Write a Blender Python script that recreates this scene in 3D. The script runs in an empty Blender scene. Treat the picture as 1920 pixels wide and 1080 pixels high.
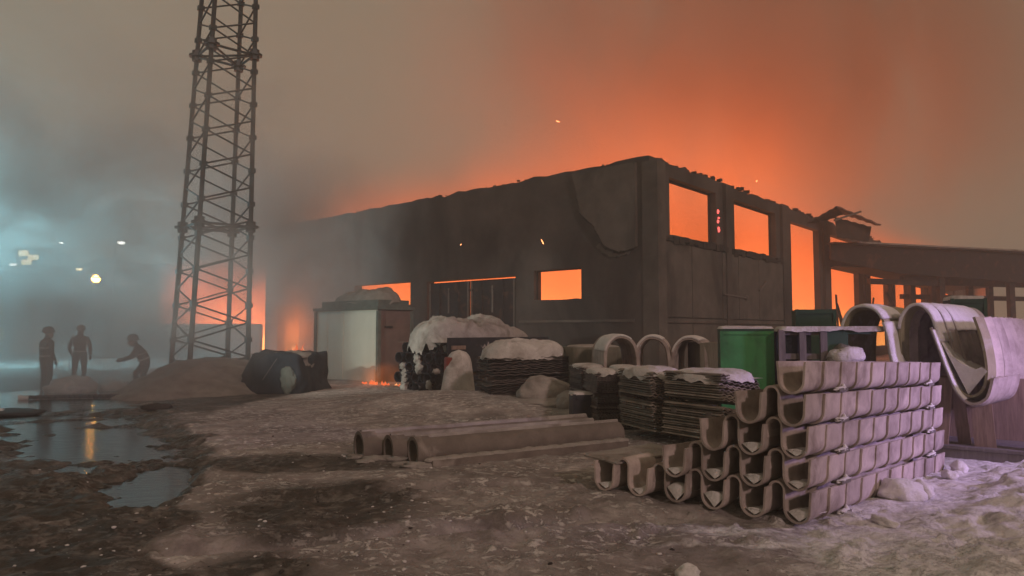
import bpy, bmesh, math, random
import numpy as np
from mathutils import Vector, Matrix, noise as mnoise

R = math.radians
random.seed(7)
rng = np.random.default_rng(7)
S = bpy.context.scene
COL = S.collection

# ------------------------------------------------------------------ camera
cam_d = bpy.data.cameras.new('camera')
cam = bpy.data.objects.new('camera', cam_d)
COL.objects.link(cam)
cam_d.sensor_width = 36.0
cam_d.lens = 36.0 * 1330 / 1920
cam.location = (0, 0, 1.6)
cam.rotation_euler = (R(90 + 3.44), 0, 0)
cam_d.clip_start = 0.1
cam_d.clip_end = 2000
S.camera = cam

# ------------------------------------------------------------------ world: smoky, lamp-lit night sky, even all round
W = bpy.data.worlds.new('World')
S.world = W
W.use_nodes = True
bg = W.node_tree.nodes['Background']
bg.inputs['Color'].default_value = (0.425, 0.335, 0.225, 1)
bg.inputs['Strength'].default_value = 0.52

# ------------------------------------------------------------------ lamps
def point(name, loc, col, power, radius=0.3):
    l = bpy.data.lights.new(name, 'POINT')
    l.color = col; l.energy = power; l.shadow_soft_size = radius
    o = bpy.data.objects.new(name, l); COL.objects.link(o); o.location = loc
    return o
def spot(name, loc, target, col, power, angle, blend=0.6, radius=0.2):
    l = bpy.data.lights.new(name, 'SPOT')
    l.color = col; l.energy = power; l.shadow_soft_size = radius
    l.spot_size = R(angle); l.spot_blend = blend
    o = bpy.data.objects.new(name, l); COL.objects.link(o); o.location = loc
    o.rotation_euler = (Vector(target) - Vector(loc)).to_track_quat('-Z', 'Y').to_euler()
    return o
FIRE = (1.0, 0.20, 0.05)
for i, (x, y, z, p) in enumerate([(5, 38, 6.8, 1700), (11, 44, 7.0, 8500), (17, 53, 7.0, 8500), (-4, 45, 6.4, 1700)]):
    point('fire_lamp', (x, y, z), FIRE, p, 1.2)
point('fire_lamp', (-16.5, 45.5, 3.2), FIRE, 1800, 0.8)
spot('floodlight', (-10.2, 9.6, 3.6), (-3.2, 21.6, 1.5), (0.86, 0.95, 0.84), 3800, 27, 0.6, 0.12)
point('floodlight', (-25.2, 29.6, 4.6), (0.34, 0.86, 1.0), 23000, 0.3)
spot('beacon_lamp', (9.8, 5.8, 2.4), (6.6, 8.0, 0.3), (0.64, 0.45, 1.0), 1350, 86, 0.9, 0.25)

sun_d = bpy.data.lights.new('sun', 'SUN'); sun_d.energy = 1.0; sun_d.angle = R(4); sun_d.color = (1.0, 0.70, 0.64)
sun_o = bpy.data.objects.new('sun', sun_d); COL.objects.link(sun_o)
sun_o.rotation_euler = Vector((-0.40, 0.80, -0.42)).to_track_quat('-Z', 'Y').to_euler()   # added sun lamp, for a warm lamp presumed behind the viewer

# ------------------------------------------------------------------ render settings
S.view_settings.view_transform = 'Standard'
S.view_settings.look = 'None'
S.view_settings.gamma = 1.0
S.view_settings.exposure = 0.0
S.view_settings.use_curve_mapping = False
S.render.engine = 'CYCLES'
cy = S.cycles
cy.use_denoising = True
try: cy.denoiser = 'OPENIMAGEDENOISE'
except Exception: pass
cy.max_bounces = 6
cy.diffuse_bounces = 3
cy.glossy_bounces = 2
cy.transmission_bounces = 2
cy.volume_bounces = 2
cy.transparent_max_bounces = 8
cy.volume_step_rate = 0.7
cy.volume_max_steps = 512
cy.sample_clamp_indirect = 4.0

# ------------------------------------------------------------------ node helpers
def mat(name, build):
    m = bpy.data.materials.new(name); m.use_nodes = True
    nt = m.node_tree; nt.nodes.clear()
    out = nt.nodes.new('ShaderNodeOutputMaterial')
    build(nt, out)
    return m
def N(nt, typ, **kw):
    n = nt.nodes.new(typ)
    for k, v in kw.items():
        if k.startswith('in_'):
            n.inputs[k[3:].replace('_', ' ')].default_value = v
        else: setattr(n, k, v)
    return n
def ramp(nt, fac, stops):
    r = nt.nodes.new('ShaderNodeValToRGB')
    el = r.color_ramp.elements
    while len(el) < len(stops): el.new(0.5)
    for e, (p, c) in zip(el, stops):
        e.position = p; e.color = (*c, 1) if len(c) == 3 else c
    nt.links.new(fac, r.inputs[0])
    return r.outputs[0]
def math_(nt, op, a, b=None, clamp=False):
    n = nt.nodes.new('ShaderNodeMath'); n.operation = op; n.use_clamp = clamp
    for i, v in enumerate((a, b)):
        if v is None: continue
        if isinstance(v, (int, float)): n.inputs[i].default_value = v
        else: nt.links.new(v, n.inputs[i])
    return n.outputs[0]
def mixc(nt, fac, a, b):
    n = nt.nodes.new('ShaderNodeMix'); n.data_type = 'RGBA'
    for sock, v in ((n.inputs[0], fac), (n.inputs[6], a), (n.inputs[7], b)):
        if isinstance(v, tuple): sock.default_value = (*v, 1) if len(v) == 3 else v
        elif isinstance(v, (int, float)): sock.default_value = v
        else: nt.links.new(v, sock)
    return n.outputs[2]
def coords(nt, scale=(1, 1, 1), kind='Object'):
    tc = nt.nodes.new('ShaderNodeTexCoord'); mp = nt.nodes.new('ShaderNodeMapping')
    mp.inputs['Scale'].default_value = scale
    nt.links.new(tc.outputs[kind], mp.inputs[0])
    return mp.outputs[0]
def noise(nt, vec, scale, detail=5, rough=0.6, dist=0.0):
    n = nt.nodes.new('ShaderNodeTexNoise')
    n.inputs['Scale'].default_value = scale; n.inputs['Detail'].default_value = detail
    n.inputs['Roughness'].default_value = rough; n.inputs['Distortion'].default_value = dist
    nt.links.new(vec, n.inputs['Vector'])
    return n.outputs['Fac']
def worldpos(nt, scale=(1, 1, 1)):
    g = nt.nodes.new('ShaderNodeNewGeometry'); mp = nt.nodes.new('ShaderNodeMapping')
    mp.inputs['Scale'].default_value = scale
    nt.links.new(g.outputs['Position'], mp.inputs[0])
    return mp.outputs[0]
def surf(name, c1, c2, scale=4.0, rough=0.85, metal=0.0, bump=0.3, bdist=0.02, stretch=(1, 1, 1), c3=None, t3=(0.6, 0.72), s3=1.3, stretch3=(1, 1, 1), spec=0.3, world=True, vary=0.0):
    """two-tone weathered surface, with optional stains of a third colour"""
    def b(nt, out):
        p = N(nt, 'ShaderNodeBsdfPrincipled')
        v = worldpos(nt, stretch) if world else coords(nt, stretch)
        f = noise(nt, v, scale, 8, 0.65)
        c = ramp(nt, f, [(0.3, c1), (0.7, c2)])
        if c3 is not None:
            v3 = worldpos(nt, stretch3) if world else coords(nt, stretch3)
            f3 = noise(nt, v3, s3, 6, 0.6, 0.6)
            k = ramp(nt, f3, [(t3[0], (0, 0, 0)), (t3[1], (1, 1, 1))])
            c = mixc(nt, k, c, c3)
        if vary:
            oi = N(nt, 'ShaderNodeObjectInfo'); hs = N(nt, 'ShaderNodeHueSaturation')
            mr = N(nt, 'ShaderNodeMapRange'); nt.links.new(oi.outputs['Random'], mr.inputs[0])
            mr.inputs['To Min'].default_value = 1 - vary; mr.inputs['To Max'].default_value = 1 + vary
            nt.links.new(mr.outputs[0], hs.inputs['Value']); nt.links.new(c, hs.inputs['Color']); c = hs.outputs[0]
        nt.links.new(c, p.inputs['Base Color'])
        p.inputs['Roughness'].default_value = rough
        p.inputs['Metallic'].default_value = metal
        p.inputs['Specular IOR Level'].default_value = spec
        if bump:
            f2 = noise(nt, v, scale * 4, 6, 0.7)
            bn = N(nt, 'ShaderNodeBump'); bn.inputs['Strength'].default_value = bump; bn.inputs['Distance'].default_value = bdist
            nt.links.new(f2, bn.inputs['Height']); nt.links.new(bn.outputs[0], p.inputs['Normal'])
        nt.links.new(p.outputs[0], out.inputs['Surface'])
    return mat(name, b)
def glow(name, col, strength):
    def b(nt, out):
        e = N(nt, 'ShaderNodeEmission'); e.inputs[0].default_value = (*col, 1); e.inputs[1].default_value = strength
        nt.links.new(e.outputs[0], out.inputs['Surface'])
    return mat(name, b)

M = {}
M['snow'] = surf('snow', (0.50, 0.465, 0.44), (0.72, 0.69, 0.67), 3.0, 0.95, bump=0.9, bdist=0.05, spec=0.2, c3=(0.30, 0.265, 0.235), t3=(0.52, 0.72), s3=1.8)
M['clean_snow'] = surf('clean_snow', (0.62, 0.59, 0.57), (0.80, 0.78, 0.77), 5.0, 0.95, bump=0.9, bdist=0.03, spec=0.2)
M['soot_snow'] = surf('soot_snow', (0.26, 0.235, 0.215), (0.46, 0.42, 0.39), 2.5, 0.95, bump=0.9, bdist=0.05, spec=0.2, c3=(0.17, 0.145, 0.125), t3=(0.52, 0.74), s3=2.0)
M['concrete'] = surf('sooty_concrete', (0.045, 0.039, 0.037), (0.115, 0.10, 0.092), 0.5, 0.95, bump=0.6, bdist=0.03, c3=(0.03, 0.027, 0.026), t3=(0.5, 0.66), s3=0.22, stretch3=(1, 1, 0.45))
M['render'] = surf('old_render', (0.085, 0.075, 0.067), (0.145, 0.127, 0.113), 1.4, 0.95, bump=0.6, bdist=0.02, c3=(0.05, 0.045, 0.042), t3=(0.46, 0.66), s3=0.55, stretch3=(1, 1, 0.6))
M['char'] = surf('charred_concrete', (0.022, 0.018, 0.017), (0.06, 0.05, 0.046), 1.8, 0.95, bump=0.8, bdist=0.05)
M['soot'] = surf('black_soot', (0.008, 0.007, 0.007), (0.022, 0.019, 0.018), 3.0, 1.0, bump=0.5)
M['cement'] = surf('fibre_cement', (0.34, 0.285, 0.26), (0.52, 0.445, 0.41), 5.0, 0.9, bump=0.25, bdist=0.01, c3=(0.20, 0.16, 0.14), t3=(0.48, 0.72), s3=2.6, vary=0.20)
M['cement_moss'] = surf('mossy_fibre_cement', (0.20, 0.185, 0.11), (0.34, 0.30, 0.20), 4.0, 0.9, bump=0.3, bdist=0.012, c3=(0.42, 0.38, 0.34), t3=(0.55, 0.7), s3=3.0)
M['sheet'] = surf('stacked_sheet', (0.13, 0.11, 0.09), (0.30, 0.26, 0.215), 6.0, 0.9, bump=0.3, bdist=0.01, vary=0.45)
M['sheet_dark'] = surf('dark_stacked_sheet', (0.06, 0.05, 0.048), (0.15, 0.125, 0.11), 6.0, 0.9, bump=0.3, bdist=0.01, vary=0.6)
M['pipe'] = surf('concrete_pipe', (0.13, 0.108, 0.095), (0.23, 0.195, 0.172), 3.0, 0.9, bump=0.4, bdist=0.012, c3=(0.36, 0.32, 0.29), t3=(0.58, 0.72), s3=1.6)
M['black'] = surf('black_plastic', (0.010, 0.012, 0.018), (0.03, 0.032, 0.042), 6, 0.45, bump=0.1, c3=(0.3, 0.29, 0.28), t3=(0.66, 0.74), s3=2.6)
M['steel'] = surf('tower_steel', (0.022, 0.030, 0.036), (0.052, 0.064, 0.070), 6, 0.5, metal=0.4, bump=0.15, c3=(0.09, 0.06, 0.045), t3=(0.58, 0.7), s3=4.0)
M['dark_steel'] = surf('dark_steel', (0.010, 0.009, 0.012), (0.026, 0.022, 0.026), 5, 0.7, bump=0.2, c3=(0.10, 0.05, 0.035), t3=(0.55, 0.7), s3=2)
M['cream'] = surf('cream_paint', (0.55, 0.535, 0.45), (0.64, 0.62, 0.53), 1.2, 0.6, bump=0.1, stretch=(1.5, 1.5, 0.25))
M['brown_paint'] = surf('red_brown_paint', (0.11, 0.072, 0.064), (0.17, 0.112, 0.10), 2.0, 0.7, bump=0.15)  # roof sheet tone, also the shade painted on the container sides
M['roofing'] = surf('roofing_felt', (0.07, 0.078, 0.07), (0.13, 0.14, 0.125), 4, 0.9, bump=0.3)
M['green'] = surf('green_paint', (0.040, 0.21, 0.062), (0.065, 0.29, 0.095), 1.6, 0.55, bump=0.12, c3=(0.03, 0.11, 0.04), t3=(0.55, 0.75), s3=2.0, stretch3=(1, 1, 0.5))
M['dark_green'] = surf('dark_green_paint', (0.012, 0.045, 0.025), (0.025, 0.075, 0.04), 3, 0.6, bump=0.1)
M['wood'] = surf('weathered_wood', (0.17, 0.115, 0.085), (0.33, 0.235, 0.18), 4, 0.85, bump=0.4, bdist=0.008, stretch=(6, 6, 0.6))
M['wood_grey'] = surf('grey_wood', (0.10, 0.088, 0.082), (0.19, 0.168, 0.155), 4, 0.85, bump=0.4, bdist=0.008, stretch=(6, 6, 0.6))
M['tarp'] = surf('dark_tarp', (0.010, 0.014, 0.022), (0.024, 0.030, 0.040), 3, 0.9, bump=0.5, bdist=0.05)
M['tarp_olive'] = surf('olive_tarp', (0.12, 0.115, 0.085), (0.19, 0.175, 0.135), 3, 0.8, bump=0.5, bdist=0.04, stretch=(3, 3, 0.5))
M['red'] = surf('red_paint', (0.20, 0.03, 0.02), (0.30, 0.05, 0.035), 4, 0.6, bump=0.15)
M['coat'] = surf('firefighter_coat', (0.018, 0.022, 0.03), (0.04, 0.045, 0.055), 9, 0.85, bump=0.4, bdist=0.02)
M['stripe'] = surf('reflective_stripe', (0.45, 0.47, 0.45), (0.62, 0.63, 0.6), 20, 0.4, bump=0)
M['helmet'] = surf('helmet_shell', (0.10, 0.11, 0.12), (0.18, 0.19, 0.20), 9, 0.4, bump=0.05)
M['skin'] = surf('skin', (0.38, 0.24, 0.18), (0.46, 0.30, 0.23), 9, 0.6, bump=0.05)
M['rubber'] = surf('black_rubber', (0.015, 0.015, 0.017), (0.035, 0.035, 0.038), 9, 0.5, bump=0.2)
M['ice'] = surf('dirty_ice', (0.45, 0.42, 0.40), (0.72, 0.69, 0.67), 5, 0.6, bump=0.5, bdist=0.03)
M['hill'] = surf('dark_hillside', (0.02, 0.022, 0.02), (0.06, 0.06, 0.055), 0.4, 1.0, bump=0)
M['lamp_white'] = glow('lamp_white', (1.0, 0.95, 0.85), 14)
M['lamp_warm'] = glow('lamp_warm', (1.0, 0.74, 0.36), 9)
M['lamp_amber'] = glow('lamp_amber', (1.0, 0.36, 0.04), 420)
M['window_yellow'] = glow('window_yellow', (1.0, 0.85, 0.42), 1.6)  # yellow lamplight on the house front, made to glow
M['ember'] = glow('ember', (1.0, 0.30, 0.10), 6)
M['ember_pink'] = glow('ember_pink', (1.0, 0.12, 0.10), 2.2)
M['flame'] = glow('flame', (1.0, 0.16, 0.05), 1.0)
M['flame_core'] = glow('flame_core', (1.0, 0.36, 0.13), 1.5)

# ------------------------------------------------------------------ mesh helpers
class MB:
    def __init__(s): s.v = []; s.f = []
    def add(s, vs, fs):
        o = len(s.v); s.v += [tuple(v) for v in vs]; s.f += [tuple(i + o for i in f) for f in fs]; return s
    def box(s, c, size, rz=0.0, rot=None):
        hx, hy, hz = size[0] / 2, size[1] / 2, size[2] / 2
        m = rot if rot is not None else Matrix.Rotation(rz, 3, 'Z')
        vs = [m @ Vector((x * hx, y * hy, z * hz)) + Vector(c) for x in (-1, 1) for y in (-1, 1) for z in (-1, 1)]
        return s.add(vs, [(0, 1, 3, 2), (4, 6, 7, 5), (0, 4, 5, 1), (2, 3, 7, 6), (0, 2, 6, 4), (1, 5, 7, 3)])
    def tube(s, a, b, r, r2=None, n=8, caps=True):
        a, b = Vector(a), Vector(b); r2 = r if r2 is None else r2
        d = (b - a).normalized(); u = d.orthogonal().normalized(); w = d.cross(u)
        vs = []
        for p, rr in ((a, r), (b, r2)):
            for i in range(n):
                t = 2 * math.pi * i / n
                vs.append(p + (u * math.cos(t) + w * math.sin(t)) * rr)
        fs = [(i, (i + 1) % n, n + (i + 1) % n, n + i) for i in range(n)]
        if caps: fs += [tuple(range(n - 1, -1, -1)), tuple(range(n, 2 * n))]
        return s.add(vs, fs)
    def bar(s, a, b, w, h):
        a, b = Vector(a), Vector(b); d = (b - a); L = d.length
        q = d.to_track_quat('X', 'Z').to_matrix()
        return s.box((a + b) / 2, (L, w, h), rot=q)
    def hollow(s, a, b, ro, ri, n=24):
        a, b = Vector(a), Vector(b)
        d = (b - a).normalized(); u = d.orthogonal().normalized(); w = d.cross(u); vs = []
        for p in (a, b):
            for rr in (ro, ri):
                for i in range(n):
                    t = 2 * math.pi * i / n
                    vs.append(p + (u * math.cos(t) + w * math.sin(t)) * rr)
        fs = []
        for i in range(n):
            j = (i + 1) % n
            fs += [(i, j, 2 * n + j, 2 * n + i), (n + j, n + i, 3 * n + i, 3 * n + j), (j, i, n + i, n + j), (2 * n + i, 2 * n + j, 3 * n + j, 3 * n + i)]
        return s.add(vs, fs)
    def lump(s, c, size, seed=0, amp=0.18, freq=1.6, sub=3, flat=None):
        bm = bmesh.new(); bmesh.ops.create_icosphere(bm, subdivisions=sub, radius=1)
        vs = []
        for v in bm.verts:
            p = v.co.copy()
            k = 1 + amp * mnoise.noise(p * freq + Vector((seed * 7.3, seed * 3.1, seed))) + amp * 0.5 * mnoise.noise(p * freq * 2.7 + Vector((seed, 5, 9)))
            p *= k
            p = Vector((p.x * size[0], p.y * size[1], p.z * size[2]))
            if flat is not None and p.z < flat: p.z = flat
            vs.append(p + Vector(c))
        fs = [[v.index for v in f.verts] for f in bm.faces]
        bm.free()
        return s.add(vs, fs)
    def build(s, name, m, parent=None, smooth=False):
        me = bpy.data.meshes.new(name); me.from_pydata(s.v, [], s.f); me.update()
        if smooth: me.polygons.foreach_set('use_smooth', [True] * len(me.polygons))
        me.materials.append(M[m] if isinstance(m, str) else m)
        return link(name, me, parent)
def link(name, me, parent=None, loc=None, rot=None):
    o = bpy.data.objects.new(name, me); COL.objects.link(o)
    if parent is not None: o.parent = parent
    if loc is not None: o.location = loc
    if rot is not None: o.rotation_euler = rot
    return o
def tag(o, label=None, cat=None, group=None, kind=None):
    if label: o['label'] = label
    if cat: o['category'] = cat
    if group: o['group'] = group
    if kind: o['kind'] = kind
    return o
def empty(name, loc=(0, 0, 0), rz=0.0, rx=0.0, ry=0.0):
    o = bpy.data.objects.new(name, None); COL.objects.link(o)
    o.empty_display_size = 0.2; o.location = loc; o.rotation_euler = (rx, ry, rz)
    return o
def thing(name, label, cat, loc=(0, 0, 0), rz=0.0, group=None, rx=0.0, ry=0.0):
    return tag(empty(name, loc, rz, rx, ry), label, cat, group)

def snow_cap(name, w, d, h, m='snow', parent=None, loc=(0, 0, 0), seed=0, n=36, droop=0.06, power=2.6, amp=0.25, rz=0.0, ridge=0.0, freq=1.8):
    """a soft pillow of snow over a w x d top, hanging a little over its edges"""
    vs, fs = [], []
    for j in range(n + 1):
        for i in range(n + 1):
            u, v = 2 * i / n - 1, 2 * j / n - 1
            e = max(abs(u), abs(v))
            r = (abs(u) ** power + abs(v) ** power) ** (1 / power)
            k = e / r if r > 1e-6 else 1.0
            x, y = u * k * w / 2, v * k * d / 2
            nz = mnoise.noise(Vector((x * freq + seed * 3.7, y * freq, seed))) + 0.5 * mnoise.noise(Vector((x * freq * 2.6, y * freq * 2.6, seed + 4))) + 0.28 * mnoise.noise(Vector((x * freq * 6.5, y * freq * 6.5, seed + 7)))
            prof = max(0.0, 1 - e ** (4 if power < 5 else 30)) ** 0.55
            z = h * prof * (1 + amp * nz) * (1 - ridge * 0.5 * (u + 1))
            if e > 0.98:
                z -= droop * (1 + 1.5 * mnoise.noise(Vector((x * 5, y * 5, seed))) + 0.8 * mnoise.noise(Vector((x * 13, y * 13, seed))))
                x *= 1.012; y *= 1.012
            vs.append((x, y, z))
    for j in range(n):
        for i in range(n):
            a = j * (n + 1) + i
            fs.append((a, a + 1, a + n + 2, a + n + 1))
    mb = MB().add(vs, fs)
    c = len(mb.v)
    mb.add([(-w / 2.1, -d / 2.1, -0.01), (w / 2.1, -d / 2.1, -0.01), (w / 2.1, d / 2.1, -0.01), (-w / 2.1, d / 2.1, -0.01)], [(3, 2, 1, 0)])
    o = mb.build(name, m, parent, smooth=True)
    o.location = loc; o.rotation_euler = (0, 0, rz)
    return o

# ------------------------------------------------------------------ ground
def vnoise(x, y, seed):
    """smooth value noise on numpy arrays"""
    r = np.random.default_rng(seed); T = r.random((256, 256))
    xi, yi = np.floor(x).astype(int), np.floor(y).astype(int)
    fx, fy = x - xi, y - yi
    fx, fy = fx * fx * (3 - 2 * fx), fy * fy * (3 - 2 * fy)
    a = T[xi % 256, yi % 256]; b = T[(xi + 1) % 256, yi % 256]
    c = T[xi % 256, (yi + 1) % 256]; d = T[(xi + 1) % 256, (yi + 1) % 256]
    return (a * (1 - fx) + b * fx) * (1 - fy) + (c * (1 - fx) + d * fx) * fy - 0.5
def fbm(x, y, seed, oct=4, lac=2.1, gain=0.5):
    s = 0; a = 1.0
    for i in range(oct):
        s = s + a * vnoise(x, y, seed + i); x = x * lac + 13.7; y = y * lac + 5.1; a *= gain
    return s
def gauss(x, y, cx, cy, rx, ry):
    return np.exp(-(((x - cx) / rx) ** 2 + ((y - cy) / ry) ** 2))
def seg_dist(x, y, pts):
    d = np.full(np.shape(x), 1e9)
    for (x0, y0, w0), (x1, y1, w1) in zip(pts[:-1], pts[1:]):
        t = np.clip(((x - x0) * (x1 - x0) + (y - y0) * (y1 - y0)) / ((x1 - x0) ** 2 + (y1 - y0) ** 2), 0, 1)
        w = w0 + (w1 - w0) * t
        d = np.minimum(d, np.hypot(x - x0 - t * (x1 - x0), y - y0 - t * (y1 - y0)) / w)
    return d
PUD = [(-3.55, 7.0, 0.22), (-3.85, 7.6, 0.36), (-5.1, 9.2, 0.75), (-7.5, 12.5, 0.9), (-9.7, 15.2, 1.4), (-12, 17.5, 2.3)]
def sstep(a, b, v):
    t = np.clip((v - a) / (b - a), 0, 1); return t * t * (3 - 2 * t)
def mudmask(x, y):
    n = fbm(x * 1.1, y * 1.1, 40, 4)
    m = sstep(0.15, -0.35, (x + 0.42 * np.minimum(y, 13) + n * 1.2)) * (sstep(14, 10, y) + sstep(-4.5, -7.5, x) * sstep(34, 26, y)).clip(0, 1)
    m = m * (1 - 0.95 * gauss(x, y, -2.15, 5.7, 0.75, 0.8))
    m = np.maximum(m, 1.05 * gauss(x, y, -1.75, 6.6, 0.95, 0.85))
    m = np.maximum(m, 1.0 * gauss(x, y, -2.9, 8.7, 1.7, 0.55))
    m = np.maximum(m, 1.0 * gauss(x, y, -1.7, 4.7, 0.5, 0.5))
    m = np.maximum(m, 0.9 * sstep(1.9, 1.1, seg_dist(x, y, PUD)))
    return np.clip(m + n * 0.55 * sstep(0.02, 0.4, m) , 0, 1)
def cleanmask(x, y):
    n = fbm(x * 1.2, y * 1.2, 90, 4)
    k = sstep(-0.5, 0.9, x * 0.62 - (y - 4.3) * 0.62 + n * 1.0) * sstep(1.4, 2.6, x) * sstep(14, 10, y)
    k = np.maximum(k, 0.75 * sstep(0.25, 0.75, n + 0.25) * gauss(x, y, 0.2, 4.4, 2.2, 0.9))
    k = np.maximum(k, 0.8 * gauss(x, y, 1.9, 5.85, 0.9, 0.13) + 0.8 * gauss(x, y, 2.0, 5.45, 0.8, 0.10))
    return np.clip(k, 0, 1)
WATER_Z = -0.097
def height(x, y):
    x = np.asarray(x, float); y = np.asarray(y, float)
    z = 0.10 * fbm(x * 0.35, y * 0.35, 3, 3)
    z = z - 0.15 * gauss(x, y, 5.2, 9.4, 2.4, 2.2)                       # hollow behind the trough stack
    z = z - 0.08 * gauss(x, y, -12, 19.5, 6, 5)                           # low wet corner
    z = z + 0.34 * gauss(x, y, -1.4, 15.2, 2.4, 1.7) + 0.15 * gauss(x, y, 0.4, 13.6, 1.6, 1.2)
    p = seg_dist(x, y, PUD)
    z = z - 0.13 * sstep(1.9, 0.4, p) + 0.17 * sstep(2.2, 1.2, p) * sstep(22, 12, y) * np.maximum(-0.25, fbm(x * 1.5, y * 2.2, 71, 5, gain=0.6)) * (1 - gauss(x, y, -6.4, 10.7, 0.9, 2.4)) - 0.05 * gauss(x, y, -6.4, 10.7, 0.7, 2.0) + 0.035 * sstep(2.6, 1.2, p) * sstep(0.7, 1.1, p) * fbm(x * 4.5, y * 7, 77, 3)
    bank = sstep(-0.2, 1.3, (x - 1.3) * 0.66 - (y - 5.1) * 0.75 * 0 - (y - 4.6) * 0.72 + 0.6 * fbm(x, y, 9, 3))  # ploughed snow bank
    bank = bank * sstep(1.9, 3.0, x) * sstep(14, 9, y)
    z = z + bank * (0.20 + 0.16 * np.abs(fbm(x * 2.2, y * 2.2, 21, 4)) * 2) * (0.5 + 0.5 * sstep(3, 7, x))
    m = mudmask(x, y)
    near = sstep(16, 6, y)
    z = z + near * m * (0.07 * fbm(x * 2.6, y * 3.6, 30, 4, gain=0.62))
    z = z + near * (1 - m) * 0.050 * fbm(x * 3.0, y * 3.6, 33, 4, gain=0.58)
    lump = fbm(x * 7.0, y * 7.0, 60, 3)
    z = z + near * (1 - 0.5 * m) * 0.05 * sstep(0.22, 0.62, lump) * sstep(-0.1, 0.35, fbm(x * 0.8, y * 0.8, 66, 2) + 0.15 + 0.25 * bank)
    for off in (0.0, 1.55):                                               # wheel ruts crossing in front
        c = np.abs(y - (5.9 + off + 0.12 * x + 0.25 * np.sin(x * 0.5)))
        z = z + (0.03 * np.exp(-((c - 0.26) / 0.10) ** 2) - (0.065 + 0.05 * fbm(x * 3, y * 3, 55, 2)) * np.exp(-(c / 0.15) ** 2)) * sstep(-3.2, -2.0, x) * sstep(2.4, 0.8, x)
    return z
def gz(x, y): return float(height(np.array([x]), np.array([y]))[0])

def axis(fine0, fine1, step, far0, far1, g=1.09):
    a = list(np.arange(fine0, fine1, step)); s = step; v = a[-1]
    while v < far1: s *= g; v += s; a.append(v)
    s = step; v = a[0]; b = []
    while v > far0: s *= g; v -= s; b.append(v)
    return np.array(b[::-1] + a)
gx = axis(-6.5, 7.5, 0.04, -150, 150, 1.07)
gy = axis(3.0, 10.5, 0.036, -20, 170, 1.028)
X, Y = np.meshgrid(gx, gy)
Z = height(X, Y)
nx, ny = len(gx), len(gy)
me = bpy.data.meshes.new('ground')
idx = np.arange(nx * ny).reshape(ny, nx)
quads = np.stack([idx[:-1, :-1], idx[:-1, 1:], idx[1:, 1:], idx[1:, :-1]], -1).reshape(-1, 4)
me.vertices.add(nx * ny); me.vertices.foreach_set('co', np.stack([X, Y, Z], -1).ravel().astype(np.float32))
me.loops.add(quads.size); me.loops.foreach_set('vertex_index', quads.ravel().astype(np.int32))
me.polygons.add(len(quads)); me.polygons.foreach_set('loop_start', np.arange(0, quads.size, 4, dtype=np.int32))
me.polygons.foreach_set('use_smooth', np.ones(len(quads), bool))
me.update(calc_edges=True)
a3 = me.attributes.new('wet', 'FLOAT', 'POINT'); a3.data.foreach_set('value', (sstep(3.0, 1.0, seg_dist(X, Y, PUD)) * sstep(24, 18, Y)).ravel().astype(np.float32))
a2 = me.attributes.new('clean', 'FLOAT', 'POINT'); a2.data.foreach_set('value', cleanmask(X, Y).ravel().astype(np.float32))
at = me.attributes.new('mud', 'FLOAT', 'POINT'); at.data.foreach_set('value', mudmask(X, Y).ravel().astype(np.float32))
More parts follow.
